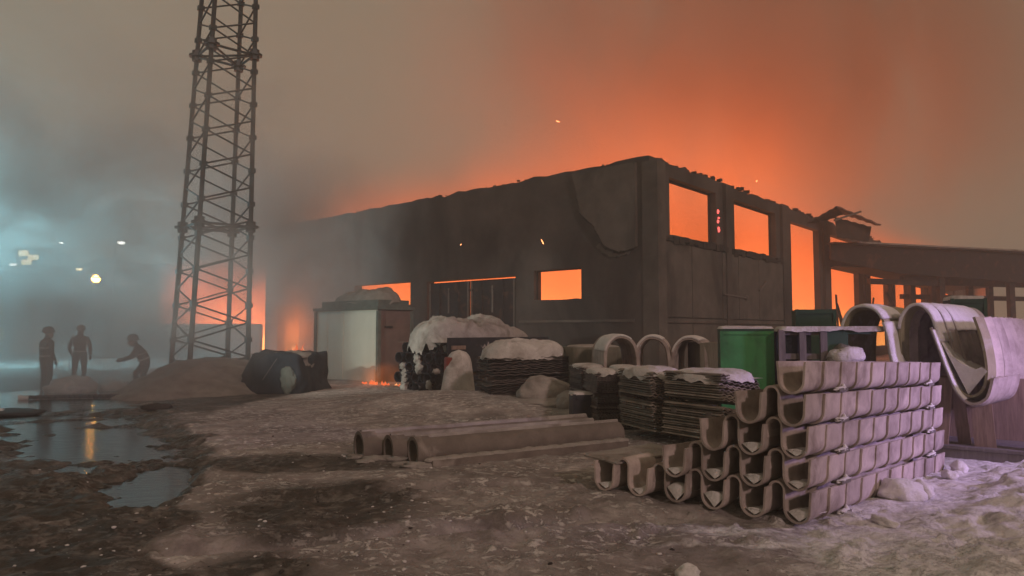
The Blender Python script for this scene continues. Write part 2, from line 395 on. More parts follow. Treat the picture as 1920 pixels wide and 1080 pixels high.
def ground_mat(nt, out):
    p = N(nt, 'ShaderNodeBsdfPrincipled')
    v = worldpos(nt)
    a = N(nt, 'ShaderNodeAttribute', attribute_name='mud').outputs['Fac']
    f1 = noise(nt, v, 3.2, 9, 0.68)
    f2 = noise(nt, v, 14, 7, 0.7)
    f0 = noise(nt, v, 0.7, 5, 0.6)
    snow = ramp(nt, math_(nt, 'ADD', math_(nt, 'MULTIPLY', f0, 0.5), math_(nt, 'MULTIPLY', f1, 0.5)), [(0.36, (0.150, 0.128, 0.122)), (0.49, (0.27, 0.237, 0.226)), (0.58, (0.40, 0.357, 0.342)), (0.64, (0.70, 0.655, 0.62))])
    grit = ramp(nt, f2, [(0.34, (1, 1, 1)), (0.42, (0, 0, 0))])
    snow = mixc(nt, math_(nt, 'MULTIPLY', grit, 0.45), snow, (0.11, 0.09, 0.075))
    a2 = N(nt, 'ShaderNodeAttribute', attribute_name='clean').outputs['Fac']
    kc = math_(nt, 'ADD', a2, math_(nt, 'MULTIPLY', math_(nt, 'SUBTRACT', f1, 0.5), 1.6))
    kc = math_(nt, 'MULTIPLY', ramp(nt, kc, [(0.30, (0, 0, 0)), (0.75, (1, 1, 1))]), ramp(nt, a2, [(0.02, (0, 0, 0)), (0.2, (1, 1, 1))]))
    vf = worldpos(nt, (0.75, 1.0, 1))
    fl = math_(nt, 'MULTIPLY', ramp(nt, noise(nt, vf, 12.0, 6, 0.72, 0.4), [(0.51, (0, 0, 0)), (0.57, (1, 1, 1))]), ramp(nt, noise(nt, vf, 1.5, 4, 0.65), [(0.42, (0, 0, 0)), (0.54, (1, 1, 1))]))
    snow = mixc(nt, math_(nt, 'MULTIPLY', fl, 0.85), snow, (0.66, 0.62, 0.59))
    snow = mixc(nt, kc, snow, ramp(nt, f2, [(0.35, (0.58, 0.555, 0.54)), (0.6, (0.82, 0.80, 0.79))]))
    mud = ramp(nt, f1, [(0.3, (0.022, 0.019, 0.016)), (0.52, (0.06, 0.05, 0.042)), (0.66, (0.20, 0.178, 0.16)), (0.74, (0.34, 0.31, 0.285))])
    mud = mixc(nt, math_(nt, 'MULTIPLY', fl, 0.30), mud, (0.40, 0.37, 0.34))
    k = math_(nt, 'ADD', a, math_(nt, 'MULTIPLY', math_(nt, 'SUBTRACT', f1, 0.5), 1.5))
    k = ramp(nt, k, [(0.25, (0, 0, 0)), (0.62, (1, 1, 1))])
    nt.links.new(mixc(nt, k, snow, mud), p.inputs['Base Color'])
    rr = N(nt, 'ShaderNodeMapRange'); nt.links.new(k, rr.inputs[0]); rr.inputs['To Min'].default_value = 0.92; rr.inputs['To Max'].default_value = 0.62
    wt = N(nt, 'ShaderNodeAttribute', attribute_name='wet').outputs['Fac']
    wt = math_(nt, 'MULTIPLY', wt, ramp(nt, f1, [(0.40, (1, 1, 1)), (0.58, (0, 0, 0))]))
    mw = N(nt, 'ShaderNodeMix'); nt.links.new(wt, mw.inputs[0]); nt.links.new(rr.outputs[0], mw.inputs[2]); mw.inputs[3].default_value = 0.16
    nt.links.new(mw.outputs[0], p.inputs['Roughness'])
    p.inputs['Specular IOR Level'].default_value = 0.35
    bn = N(nt, 'ShaderNodeBump'); bn.inputs['Strength'].default_value = 0.9; bn.inputs['Distance'].default_value = 0.05
    nt.links.new(math_(nt, 'ADD', math_(nt, 'ADD', f1, math_(nt, 'MULTIPLY', fl, 0.25)), math_(nt, 'MULTIPLY', f2, 0.5)), bn.inputs['Height']); nt.links.new(bn.outputs[0], p.inputs['Normal'])
    nt.links.new(p.outputs[0], out.inputs['Surface'])
me.materials.append(mat('trodden_snow', ground_mat))
tag(link('ground', me), kind='structure')

def water_mat(nt, out):
    p = N(nt, 'ShaderNodeBsdfPrincipled')
    p.inputs['Base Color'].default_value = (0.012, 0.013, 0.013, 1)
    p.inputs['Roughness'].default_value = 0.04
    p.inputs['Specular IOR Level'].default_value = 0.6
    v = worldpos(nt, (1.0, 2.2, 1))
    f = noise(nt, v, 5.0, 3, 0.5)
    bn = N(nt, 'ShaderNodeBump'); bn.inputs['Strength'].default_value = 0.30; bn.inputs['Distance'].default_value = 0.02
    nt.links.new(f, bn.inputs['Height']); nt.links.new(bn.outputs[0], p.inputs['Normal'])
    nt.links.new(p.outputs[0], out.inputs['Surface'])
M['water'] = mat('puddle_water', water_mat)
w = MB(); n = 40
ring = [(-2.4, 5.9), (-2.6, 8.2), (-3.9, 10.2), (-5.0, 13.0), (-6.9, 16.0), (-8.6, 19.4), (-15, 21.5), (-18, 17), (-13.5, 12), (-9.6, 9.0), (-7.0, 7.0), (-4.8, 5.6)]
w.add([(x, y, WATER_Z) for x, y in ring], [tuple(range(len(ring)))])
tag(w.build('puddle', 'water'), kind='structure')

# dark hillside far behind the smoke
hb = MB(); cols = 60; vs = []; fs = []
for i in range(cols + 1):
    x = -140 + i * 2.4
    h = 11 + 5 * mnoise.noise(Vector((x * 0.05, 0, 2))) + 2.0 * mnoise.noise(Vector((x * 0.35, 3, 2))) - max(0, (x + 28) * 0.35)
    h = max(h, 0.5)
    for (yy, k) in ((84, 0), (90, 0.55), (96, 1.0), (112, 0)):
        vs.append((x, yy, -0.6 + h * k * (1 + 0.06 * mnoise.noise(Vector((x * 0.9, yy, 1))))))
for i in range(cols):
    for k in range(3):
        a = i * 4 + k; fs.append((a, a + 4, a + 5, a + 1))
tag(hb.add(vs, fs).build('hill', 'hill', smooth=True), kind='structure')

# ------------------------------------------------------------------ burning building
CX, CY = 4.69, 24.0
LD = Vector((-0.743, 0.670, 0)); LD.normalize()      # along the long wall, away from the corner
FD = Vector((0.649, 0.761, 0)); FD.normalize()       # along the facade, away from the corner
BLD = thing('burning_building', 'burnt out two storey concrete building with flames behind its empty window openings', 'building', (CX, CY, 0))

def wall(name, d, inward, length, z0, z1, holes, thick, m, top_amp=0.06, step=0.45, seed=0, parent=BLD, start=0.0, sill_amp=0.03, endfn=None):
    """a wall along d from the building corner, holes = (s0, s1, za, zb); crumbled top edge and sills"""
    sc = {start, length}; zc = {z0, z1}
    for h in holes: sc |= {h[0], h[1]}; zc |= {h[2], h[3]}
    v = start
    while v < length: sc.add(round(v, 3)); v += step
    sc = sorted(sc); zc = sorted(zc)
    sc2 = [sc[0]]
    keep = {start, length} | {h[0] for h in holes} | {h[1] for h in holes}
    for a in sc[1:]:
        if a - sc2[-1] > 0.08: sc2.append(a)
        elif a in keep: sc2[-1] = a
    sc = sc2
    def solid(i, j):
        if i < 0 or j < 0 or i >= len(sc) - 1 or j >= len(zc) - 1: return False
        s, z = (sc[i] + sc[i + 1]) / 2, (zc[j] + zc[j + 1]) / 2
        return not any(h[0] < s < h[1] and h[2] < z < h[3] for h in holes)
    sills = {h[2] for h in holes}
    mb = MB(); cache = {}
    def vert(i, j, k):
        key = (i, j, k)
        if key not in cache:
            s, z = sc[i], zc[j]
            if j == len(zc) - 1: z += top_amp * (mnoise.noise(Vector((s * 1.7, seed, 0.5))) + 0.7 * mnoise.noise(Vector((s * 5.1, seed, 2.5))))
            elif zc[j] in sills and zc[j] > z0: z += sill_amp * mnoise.noise(Vector((s * 4.1, seed, 7.5)))
            se = s
            if endfn and i == len(sc) - 1: se = s + endfn(z)
            p = d * se + inward * (thick * k) + Vector((0, 0, z))
            cache[key] = len(mb.v); mb.v.append(tuple(p))
        return cache[key]
    for i in range(len(sc) - 1):
        for j in range(len(zc) - 1):
            if not solid(i, j): continue
            mb.f.append((vert(i, j, 0), vert(i + 1, j, 0), vert(i + 1, j + 1, 0), vert(i, j + 1, 0)))
            mb.f.append((vert(i, j, 1), vert(i, j + 1, 1), vert(i + 1, j + 1, 1), vert(i + 1, j, 1)))
            for di, dj, (a, b) in ((-1, 0, ((i, j), (i, j + 1))), (1, 0, ((i + 1, j + 1), (i + 1, j))), (0, -1, ((i + 1, j), (i, j))), (0, 1, ((i, j + 1), (i + 1, j + 1)))):
                if not solid(i + di, j + dj):
                    mb.f.append((vert(*a, 0), vert(*b, 0), vert(*b, 1), vert(*a, 1)))
    return mb.build(name, m, parent)
L_IN = FD.copy(); F_IN = LD.copy()
# long left wall (outer face on the camera side)
TL = 1.4935
lw_holes = [(1.94 * TL, 3.46 * TL, 2.78, 3.92), (4.10 * TL, 7.66 * TL, -0.5, 3.78), (8.42 * TL, 11.3 * TL, 2.78, 3.84), (14.7 * TL, 16.2 * TL, -0.5, 3.0)]
wall('wall', LD, L_IN, 17.1 * TL, -0.6, 7.55, lw_holes, 0.45, 'concrete', 0.10, 0.45, 1, endfn=lambda z: 0.5 * mnoise.noise(Vector((z * 0.9, 3, 0))) - 0.12 * max(0, 3 - abs(z - 3.5)))
# facade with column bays
TF = 1.3144
f_holes = [(1.09 * TF, 4.02 * TF, 5.02, 7.08), (5.38 * TF, 8.95 * TF, 5.02, 7.08), (10.5 * TF, 13.75 * TF, 0.6, 6.95), (15.3 * TF, 19.5 * TF, 5.95, 6.95), (15.3 * TF, 19.5 * TF, 0.6, 5.1)]
for k in range(9):
    f_holes.append(((21.6 + k * 4.7) * TF, (25.0 + k * 4.7) * TF, 0.6, 6.6 if k < 1 else 5.1))
wall('wall', FD, F_IN, 62 * TF, -0.6, 7.6, f_holes, 0.30, 'concrete', 0.10, 0.45, 5, start=0.455)
# columns standing proud of the facade between the bays
for k, sp in enumerate((4.72, 9.72, 14.5, 20.55, 25.9, 30.6, 35.3, 40.0, 44.7, 49.4, 54.1)):
    mb = MB(); c = FD * (sp * TF)
    mb.box((c - F_IN * 0.02 + Vector((0, 0, 3.55))), (0.5, 0.9, 0.9, 1.0, 0.7, 0.7, 0.7, 0.7, 0.7, 0.7, 0.7)[k:k + 1] + (0.24, 8.1 if k else 8.0), rz=math.atan2(FD.y, FD.x))
    mb.build('pillar', 'char' if k > 2 else 'concrete', BLD)
mb = MB(); mb.box(FD * 0.26 - LD * 0.03 + Vector((0, 0, 3.4)), (0.58, 0.60, 8.0), rz=math.atan2(FD.y, FD.x))
mb.build('corner_pillar', 'render', BLD)
# horizontal lintel band, sill band and plinth of the first two bays, proud panels under the windows
mb = MB(); mb.box(FD * 13 * TF * 0.5 - F_IN * 0.03 + Vector((0, 0, 1.96)), (13 * TF - 1.4, 0.10, 0.16), rz=math.atan2(FD.y, FD.x)); mb.build('plinth_band', 'render', BLD)
edges_s = [0.62, 2.95, 5.6, 7.2, 9.4, 12.6]
for a, b in zip(edges_s[:-1], edges_s[1:]):
    for (za, zb) in ((2.08, 4.72), (0.2, 1.84)):
        if b > 10.4 * TF: continue
        mb = MB(); mb.box(FD * ((a + b) / 2) - F_IN * 0.045 + Vector((0, 0, (za + zb) / 2)), (b - a - 0.05, 0.09, zb - za), rz=math.atan2(FD.y, FD.x))
        mb.build('wall_panel', 'render', BLD)
for (a, b) in ((0.7, 6.1), (6.75, 12.0)):     # crumbled ledges under the upper openings
    mb = MB(); n = 14
    for i in range(n):
        s = a + (b - a) * (i + 0.5) / n
        mb.box(FD * s - F_IN * 0.06 + Vector((0, 0, 4.86 + random.uniform(-0.06, 0.05))), ((b - a) / n * random.uniform(0.8, 1.1), 0.13 + random.uniform(0, 0.08), random.uniform(0.12, 0.3)), rz=math.atan2(FD.y, FD.x) + random.uniform(-.05, .05))
    mb.build('ledge', 'char', BLD)
# slab of old render still clinging to the corner of the long wall, its edge the long crack
crack = [(2.02, 6.75), (1.95, 6.35), (1.93, 5.95), (1.72, 5.65), (1.52, 5.42), (1.40, 5.15), (1.30, 4.85), (1.18, 4.62), (0.98, 4.45), (0.78, 4.36), (0.60, 4.42), (0.40, 4.42)]
pts = []
for (a0, z0), (a1, z1) in zip(crack[:-1], crack[1:]):
    for q in range(4):
        t = q / 4; j = random.uniform(-0.035, 0.035)
        pts.append((a0 + (a1 - a0) * t + j, z0 + (z1 - z0) * t + j))
pts += [crack[-1], (0.32, 4.5), (0.32, 7.42), (2.15, 7.42)]
def slab(name, pts, thick, m, d=LD, inward=L_IN, sc=TL):
    mb = MB(); n = len(pts)
    f = [d * (a * sc) - inward * thick + Vector((0, 0, z)) for a, z in pts]; b = [d * (a * sc) - inward * (-0.02) + Vector((0, 0, z)) for a, z in pts]
    fs = [tuple(range(n)), tuple(range(2 * n - 1, n - 1, -1))] + [(i, n + i, n + (i + 1) % n, (i + 1) % n) for i in range(n)]
    return mb.add(f + b, fs).build(name, m, BLD)
slab('render_slab', pts, 0.16, 'render')
cl = []; cr = []
for q_, (a_, z_) in enumerate(pts[:len(pts) - 3]):
    wd_ = 0.035 + 0.05 * abs(mnoise.noise(Vector((q_ * 0.6, 3, 1)))) + 0.02 * random.random()
    cl.append((a_ + wd_, z_ - wd_ * 0.9)); cr.append((a_ - 0.03, z_ + 0.03))
slab('crack', cr + cl[::-1], 0.022, 'soot')  # sooty gap laid on as a raised black strip, its darkness in the colour
slab('broken_edge', [(a_ + 0.03, z_ - 0.03) for a_, z_ in cl[24:]] + [(a_ + 0.10 + 0.04 * random.random(), z_ - 0.10 - 0.05 * random.random()) for a_, z_ in cl[24:]][::-1], 0.05, 'render')
# coping rubble along the top edges
mb = MB()
for i in range(70):
    s = random.uniform(0.3, 25); z = 7.56 + random.uniform(-0.04, 0.03); k = random.uniform(0.03, 0.10)
    mb.box(LD * s + L_IN * random.uniform(0.05, 0.35) + Vector((0, 0, z)), (k * 2, k, k), rz=random.uniform(0, 3))
for i in range(90):
    s = random.uniform(0.3, 30); z = 7.64 + random.uniform(-0.04, 0.05); k = random.uniform(0.03, 0.14)
    mb.box(FD * s + F_IN * random.uniform(0.05, 0.35) + Vector((0, 0, z)), (k * 2, k, k), rz=random.uniform(0, 3))
tag(mb.build('coping_rubble', 'char', BLD), kind='stuff')
# gate in the long wall
for (a, b) in ((4.14, 5.86), (5.90, 7.62)):
    mb = MB(); mid = (a + b) / 2 * TL; wd = (b - a) * TL
    az = math.atan2(LD.y, LD.x)
    mb.box(LD * mid + L_IN * 0.12 + Vector((0, 0, 1.55)), (wd, 0.05, 4.3), rz=az)
    leaf = mb.build('gate_leaf', 'dark_steel', BLD)
    for k in range(5):
        mb = MB(); mb.box(LD * (a * TL + wd * (0.03 + k * 0.235)) + L_IN * 0.08 + Vector((0, 0, 1.55 if k != 2 else 2.9)), (0.07, 0.05, 4.28 if k != 2 else 1.1), rz=az)
        mb.build('gate_stile', 'wood_grey' if k in (0, 4, 2) else 'dark_steel', leaf)
    for zz in (0.3, 3.3):
        mb = MB(); mb.box(LD * mid + L_IN * 0.085 + Vector((0, 0, zz)), (wd, 0.04, 0.1), rz=az)
        mb.build('gate_rail', 'dark_steel', leaf)
# far side walls so the fire burns inside a shell
wall('rear_wall', FD, F_IN, 62 * TF, -0.6, 6.2, [], 0.4, 'char', 0.5, 1.2, 12, start=0.2).location = LD * (17.1 * TL)
wall('end_wall', LD, L_IN, 16.8 * TL, -0.6, 6.5, [], 0.4, 'char', 0.5, 1.2, 14, start=0.46).location = FD * (62 * TF)
# window frame remains
def frame(d, inward, s0, s1, za, zb, depth=0.28, w=0.08):
    az = math.atan2(d.y, d.x); o = None
    mb = MB(); mid = (s0 + s1) / 2
    mb.box(d * mid + inward * depth + Vector((0, 0, zb - w / 2)), (s1 - s0 - 0.02, 0.07, w), rz=az)
    for s in (s0 + w / 2 + .01, s1 - w / 2 - .01):
        mb.box(d * s + inward * depth + Vector((0, 0, (za + zb - w) / 2)), (w, 0.06, zb - za - w - 0.01), rz=az)
    mb.build('window_frame', 'char', BLD)
for h in f_holes[:2]: frame(FD, F_IN, h[0], h[1], h[2] + .02, h[3])
frame(LD, L_IN, lw_holes[0][0], lw_holes[0][1], 2.8, 3.92, 0.2, 0.05)
# collapsed roof sheets above the fourth bay
zb = 7.55
rs = MB()
a = FD * (13.0 * TF) + Vector((0, 0, zb - 0.42))
P = [a + Vector((-0.3, -0.5, -0.2)), a + Vector((1.0, -0.5, 0.85)), a + Vector((3.9, 0.9, 0.35)), a + Vector((3.0, 0.5, -0.75)), a + Vector((0.8, 0.8, 0.6)), a + Vector((3.4, 2.6, 0.2))]
def sheetq(mb, p0, p1, p2, p3, th=0.08, n=9):
    up = Vector((0, 0, th)); vs = []; fs = []
    for i in range(n + 1):
        t = i / n
        e = p0.lerp(p1, t) + Vector((0, 0, 0.05 * (i % 2))); f = p3.lerp(p2, t) + Vector((0, 0, 0.05 * (i % 2)))
        vs += [e, f, e + up, f + up]
    for i in range(n):
        b = i * 4
        fs += [(b, b + 4, b + 5, b + 1), (b + 2, b + 3, b + 7, b + 6), (b, b + 2, b + 6, b + 4), (b + 1, b + 5, b + 7, b + 3)]
    fs += [(0, 1, 3, 2), (n * 4, n * 4 + 2, n * 4 + 3, n * 4 + 1)]
    mb.add(vs, fs)
sheetq(rs, a + Vector((-0.6, -0.6, -0.1)), a + Vector((0.9, -0.8, 0.75)), a + Vector((2.6, 1.6, 0.9)), a + Vector((0.6, 1.8, 0.1)))
rs.build('roof_sheet', 'char', BLD)
rs = MB(); sheetq(rs, a + Vector((0.9, -0.9, 0.78)), a + Vector((3.5, -0.2, -0.1)), a + Vector((4.6, 2.2, 0.25)), a + Vector((2.4, 1.6, 0.8)))
rs.build('roof_sheet', 'brown_paint', BLD)
rs = MB(); sheetq(rs, a + Vector((1.0, -0.6, -0.75)), a + Vector((3.0, 0.1, -0.9)), a + Vector((3.4, 0.6, -0.1)), a + Vector((1.1, -0.2, 0.3)))
rs.build('roof_sheet', 'char', BLD)
rs = MB(); rs.bar(a + Vector((0.7, -1.0, 0.1)), a + Vector((2.2, -0.75, 0.6)), 0.1, 0.1); rs.build('loose_batten', 'wood_grey', BLD)
# fallen charred poles in the fourth and fifth bay
for (s, dx, z0, z1) in ((15.5, 0.3, 0.8, 3.6), (15.6, 2.2, 0.8, 3.1), (15.6, 1.4, 0.9, 3.0), (21.6, -1.8, 0.8, 3.7)):
    rs = MB(); p = FD * (s * TF) - F_IN * 0.15
    rs.bar(p + FD * dx + Vector((0, 0, z0)), p + Vector((0, 0, z1)), 0.09, 0.09)
    rs.build('charred_pole', 'char', BLD)

mb = MB(); p = FD * 9.3 - F_IN * 0.12; mb.bar(p + Vector((0, 0, 3.35)), p + FD * 0.75 + Vector((0, 0, 3.75)), 0.12, 0.09); mb.build('loose_batten', 'wood_grey', BLD)
mb = MB(); p = FD * 5.6 - F_IN * 0.14; mb.bar(p + Vector((0, 0, 3.05)), p + FD * 2.2 + Vector((0, 0, 2.98)), 0.05, 0.05); mb.lump(p + FD * 2.25 + Vector((0, 0, 3.0)), (0.10, 0.1, 0.12), 2, 0.2, 1.5, 2); mb.build('wall_pipe', 'wood_grey', BLD)
mb = MB(); mb.bar(LD * 0.62 - L_IN * 0.025 + Vector((0, 0, 1.95)), LD * 5.9 - L_IN * 0.025 + Vector((0, 0, 1.95)), 0.06, 0.09); mb.build('plinth_band', 'render', BLD)
# low ruined wall continuing left of the building
LOW = tag(MB().bar(Vector((CX, CY, 0.55)) + LD * (17.4 * TL), Vector((CX, CY, 0.55)) + LD * (17.4 * TL) + Vector((-11, 1.0, 0)), 0.4, 2.9).build('low_wall', 'concrete'),
          'low sooty wall running left from the far end of the burning building', 'wall')

# ------------------------------------------------------------------ canopy shed on the right
CAN = thing('canopy_shed', 'open steel canopy with a deep dark roof against the burning facade on the right', 'canopy', (16.9, 37.4, 0))
cdir = Vector((2.96, 1.0, 0)).normalized(); cin = Vector((-cdir.y, cdir.x, 0))
caz = math.atan2(cdir.y, cdir.x)
CL = 22.0
def cpos(s, q, z): return cdir * s + cin * q + Vector((0, 0, z))
for (nm, s0, s1, q, z, w, h, m) in (('beam', 9.4, CL, 4.2, 4.75, 0.3, 0.5, 'dark_steel'), ('beam', 9.6, CL, 4.5, 3.75, 0.2, 0.3, 'dark_steel'), ('beam', 3.0, 8.2, 0.5, 4.3, 0.2, 0.3, 'dark_steel')):
    mb = MB(); mb.bar(cpos(s0, q, z), cpos(s1, q, z), w, h); mb.build(nm, m, CAN)
mb = MB(); vs = [cpos(a_, q_, z_) for (a_, z_) in ((0, 5.35), (0, 6.16), (4.5, 6.16), (4.5, 4.75), (CL, 4.2), (CL, 6.16)) for q_ in (0, 0.14)]
mb.add(vs, [(0, 6, 4, 2), (1, 3, 5, 7), (6, 8, 10, 4), (7, 5, 11, 9), (0, 1, 7, 6), (6, 7, 9, 8), (0, 2, 3, 1), (8, 9, 11, 10), (2, 4, 5, 3), (4, 10, 11, 5)]); mb.build('fascia', 'dark_steel', CAN)
def slabpoly(P, z, th):
    mb = MB(); n = len(P); vs = [Vector((p[0], p[1], z)) for p in P] + [Vector((p[0], p[1], z + th)) for p in P]
    return mb.add(vs, [tuple(range(n - 1, -1, -1)), tuple(range(n, 2 * n))] + [(i, (i + 1) % n, n + (i + 1) % n, n + i) for i in range(n)])
C0 = Vector((16.9, 37.4, 0)); B0c = Vector((CX, CY, 0)) - F_IN * 0.35
facp = lambda t: B0c + FD * t - C0
rp = [cpos(0.0, -0.25, 0), cpos(CL, -0.25, 0), facp(52.0), facp(18.3)]
roof = slabpoly(rp, 6.17, 0.10).build('roof', 'dark_steel', CAN)
rp = [cpos(1.6, -0.2, 0), cpos(CL, -0.2, 0), facp(51.5), facp(20.0)]
slabpoly(rp, 6.275, 0.09).build('roof_snow', 'soot_snow', roof)
slabpoly([cpos(0.4, 0.2, 0), cpos(CL, 0.2, 0), facp(51.0), facp(18.9)], 5.02, 0.06).build('soffit', 'dark_steel', CAN)
for i, s in enumerate((3.3, 8.1, 10.3, 12.0, 13.6, 15.2, 17)):
    mb = MB(); q = 0.4 if i in (1, 4) else 4.3
    mb.bar(cpos(s, q, -0.4), cpos(s, q, 5.4), 0.34 if i != 0 else 0.8, 0.3); mb.build('post', 'dark_steel', CAN)
for (s0, z0, s1, z1) in ((8.2, 4.0, 10.0, 1.2), (15.0, 3.6, 13.4, 1.8), (12.0, 1.6, 13.4, 3.6)):
    mb = MB(); mb.bar(cpos(s0, 4.3, z0), cpos(s1, 4.3, z1), 0.11, 0.11); mb.build('brace', 'dark_steel', CAN)
for (s0, s1, z) in ((9.0, 11, 0.9), (11.4, 18, 1.0)):
    mb = MB(); mb.bar(cpos(s0, 4.7, z), cpos(s1, 4.7, z), 0.12, 0.9); mb.build('rail', 'dark_steel', CAN)

# ------------------------------------------------------------------ lattice tower
TX, TY = -9.15, 21.5
TWR = thing('lattice_tower', 'tall steel lattice tower standing in a snow mound by the puddle', 'tower', (TX, TY, 0.0))
LEAN = 0.028
def tnode(k, z):
    ang = R(-90 - 3 + k * 90); r = 1.20 - 0.0285 * z
    return Vector((r * math.cos(ang) + LEAN * z, r * math.sin(ang), z))
ZT = 14.6
FLZ = [4.75, 10.1]
for k in range(4):
    zs = [-0.35] + FLZ + [ZT]
    for a, b in zip(zs[:-1], zs[1:]):
        mb = MB(); mb.tube(tnode(k, a), tnode(k, b), 0.075 if a < 4 else 0.068, n=10)
        mb.build('leg', 'steel', TWR, smooth=False)
    for z in FLZ:
        mb = MB(); p = tnode(k, z)
        mb.tube(p + Vector((0, 0, -0.16)), p + Vector((0, 0, 0.16)), 0.15, n=8)
        mb.tube(p + Vector((0, 0, -0.03)), p + Vector((0, 0, 0.03)), 0.24, n=8)
        mb.build('leg_joint', 'steel', TWR)
def strut(k, a, b, r=0.027):
    mb = MB(); mb.tube(tnode(k, a), tnode((k + 1) % 4, b), r, n=6); mb.build('strut', 'steel', TWR)
PH = 1.03
for k in range(4):           # each face is one zigzag of struts, node heights alternating from leg to leg
    z = 0.30
    while z + PH < ZT:
        a0 = {0: (0, 0.5), 1: (0, 0.5), 2: (0.5, 0), 3: (0.5, 0)}[k]     # node offsets on this leg and on the next one
        if a0[0] < a0[1]:
            strut(k, z, z + 0.5 * PH); strut(k, z + PH, z + 0.5 * PH)
        else:
            strut(k, z + 0.5 * PH, z); strut(k, z + 0.5 * PH, z + PH)
        z += PH
for z in FLZ:
    for k in range(4): strut(k, z, z, 0.04)
    for k in range(2):
        mb = MB(); mb.tube(tnode(k, z), tnode(k + 2, z), 0.035, n=6); mb.build('strut', 'steel', TWR)
for k in range(4):           # gusset plates at the strut nodes
    z = 0.30 + (0.5 * PH if k in (2,) else 0)
    while z < ZT - 0.5:
        mb = MB(); mb.box(tnode(k, z), (0.17, 0.17, 0.14), rz=R(45)); mb.build('gusset', 'steel', TWR)
        z += PH
mb = MB(); n = 34; vs = []; fs = []
for j in range(n + 1):
    for i in range(n + 1):
        u, v = 2 * i / n - 1, 2 * j / n - 1
        x, y = u * 2.45, v * 4.2
        r = math.hypot(u * (1 - 0.1 * (u > 0)), v); k = max(0, 1 - r) ** 0.9
        z = 1.45 * k + 0.10 * k * mnoise.noise(Vector((x * 1.1, y * 1.1, 1))) + 0.16 * min(1, k * 4) * mnoise.noise(Vector((x * 2.7, y * 2.7, 4))) + 0.07 * min(1, k * 4) * mnoise.noise(Vector((x * 7, y * 7, 4))) - 0.16
        vs.append((x, y, min(z, 0.85 + 0.1 * mnoise.noise(Vector((x * 2, y * 2, 8))))))
for j in range(n):
    for i in range(n):
        a = j * (n + 1) + i; fs.append((a, a + 1, a + n + 2, a + n + 1))
M['mound'] = surf('dirty_mound_snow', (0.14, 0.12, 0.105), (0.27, 0.24, 0.215), 2.5, 0.95, bump=0.6, bdist=0.05)
o = mb.add(vs, fs).build('snow_mound', 'mound', smooth=True); o.location = (TX + 0.35, TY - 0.4, gz(TX, TY - 3.0))
tag(o, 'broad dirty snow mound heaped around the foot of the lattice tower', 'snow mound')

# ------------------------------------------------------------------ trough stack
def catmull(pts, n=8):
    out = []
    P = [pts[0]] + list(pts) + [pts[-1]]
    for i in range(1, len(P) - 2):
        p0, p1, p2, p3 = (np.array(P[i + k], float) for k in (-1, 0, 1, 2))
        for q in range(n):
            t = q / n
            out.append(tuple(0.5 * (2 * p1 + (p2 - p0) * t + (2 * p0 - 5 * p1 + 4 * p2 - p3) * t * t + (3 * p1 - p0 - 3 * p2 + p3) * t ** 3)))
    out.append(tuple(pts[-1])); return out
def sheet_from_profile(prof, th, ys, offs, wob=0.0):
    """sweep an open x/z profile along y with thickness th; offs = outward offset at each station"""
    P = np.array(prof, float); T = np.gradient(P, axis=0); T /= np.linalg.norm(T, axis=1)[:, None]
    Nn = np.stack([-T[:, 1], T[:, 0]], 1)
    n = len(P); mb = MB(); vs = []; fs = []
    for y, o in zip(ys, offs):
        for side in (o, o - th):
            for p, q in zip(P, Nn):
                vs.append((p[0] + q[0] * side, y, p[1] + q[1] * side))
    m = 2 * n
    for r in range(len(ys) - 1):
        b = r * m
        for i in range(n - 1):
            fs.append((b + i, b + i + 1, b + m + i + 1, b + m + i))
            fs.append((b + n + i + 1, b + n + i, b + m + n + i, b + m + n + i + 1))
        fs.append((b, b + m, b + m + n, b + n)); fs.append((b + n - 1, b + 2 * n - 1, b + m + 2 * n - 1, b + m + n - 1))
    e = (len(ys) - 1) * m
    for i in range(n - 1):
        fs.append((i + 1, i, n + i, n + i + 1)); fs.append((e + i, e + i + 1, e + n + i + 1, e + n + i))
    return mb.add(vs, fs)
PITCH = 0.350; UR = 0.104; AR = PITCH / 2 - UR; UH = 0.318
def u_profile(arch=True):
    pts = [(UR + 0.012, 0.262), (UR + 0.004, 0.19)]
    for i in range(0, 13):
        t = -math.pi * i / 12
        pts.append((UR * math.cos(t), UR + UR * math.sin(t)))
    if arch:
        pts.append((-UR - 0.002, 0.17)); zc = UH - AR
        for i in range(0, 11):
            t = math.pi * i / 10
            pts.append((-UR - AR + AR * math.cos(t), zc + AR * math.sin(t)))
        pts.append((-UR - 2 * AR - 0.002, 0.14))
    else: pts += [(-UR - 0.004, 0.19), (-UR - 0.012, 0.262)]
    return pts
SEG = 0.40
def seg_mesh(arch):
    ys = [0, 0.012, 0.05, 0.10, 0.24, SEG + 0.03]; offs = [-0.013, -0.016, -0.014, -0.008, -0.003, 0.005]
    # normals of this profile point inward-left; outward shell flare towards the camera end
    mb = sheet_from_profile(u_profile(arch), 0.018, ys, [-o * 1.0 for o in offs])
    me = bpy.data.meshes.new('segment'); me.from_pydata(mb.v, [], mb.f); me.update()
    me.polygons.foreach_set('use_smooth', [True] * len(me.polygons)); me.materials.append(M['cement'])
    me.set_sharp_from_angle(angle=R(35))
    return me
SEG_A, SEG_U = seg_mesh(True), seg_mesh(False)
tdir_ang = math.atan2(2.75, 2.8)                   # direction the troughs run
lat = Vector((-math.sin(tdir_ang), math.cos(tdir_ang), 0)); lon = Vector((math.cos(tdir_ang), math.sin(tdir_ang), 0))
ORI = Vector((2.38, 6.05, 0.0))
ROWS = [6, 4, 3, 2, 1]
ROWN = ['bottom row', 'second row up', 'middle row', 'fourth row up', 'top row']
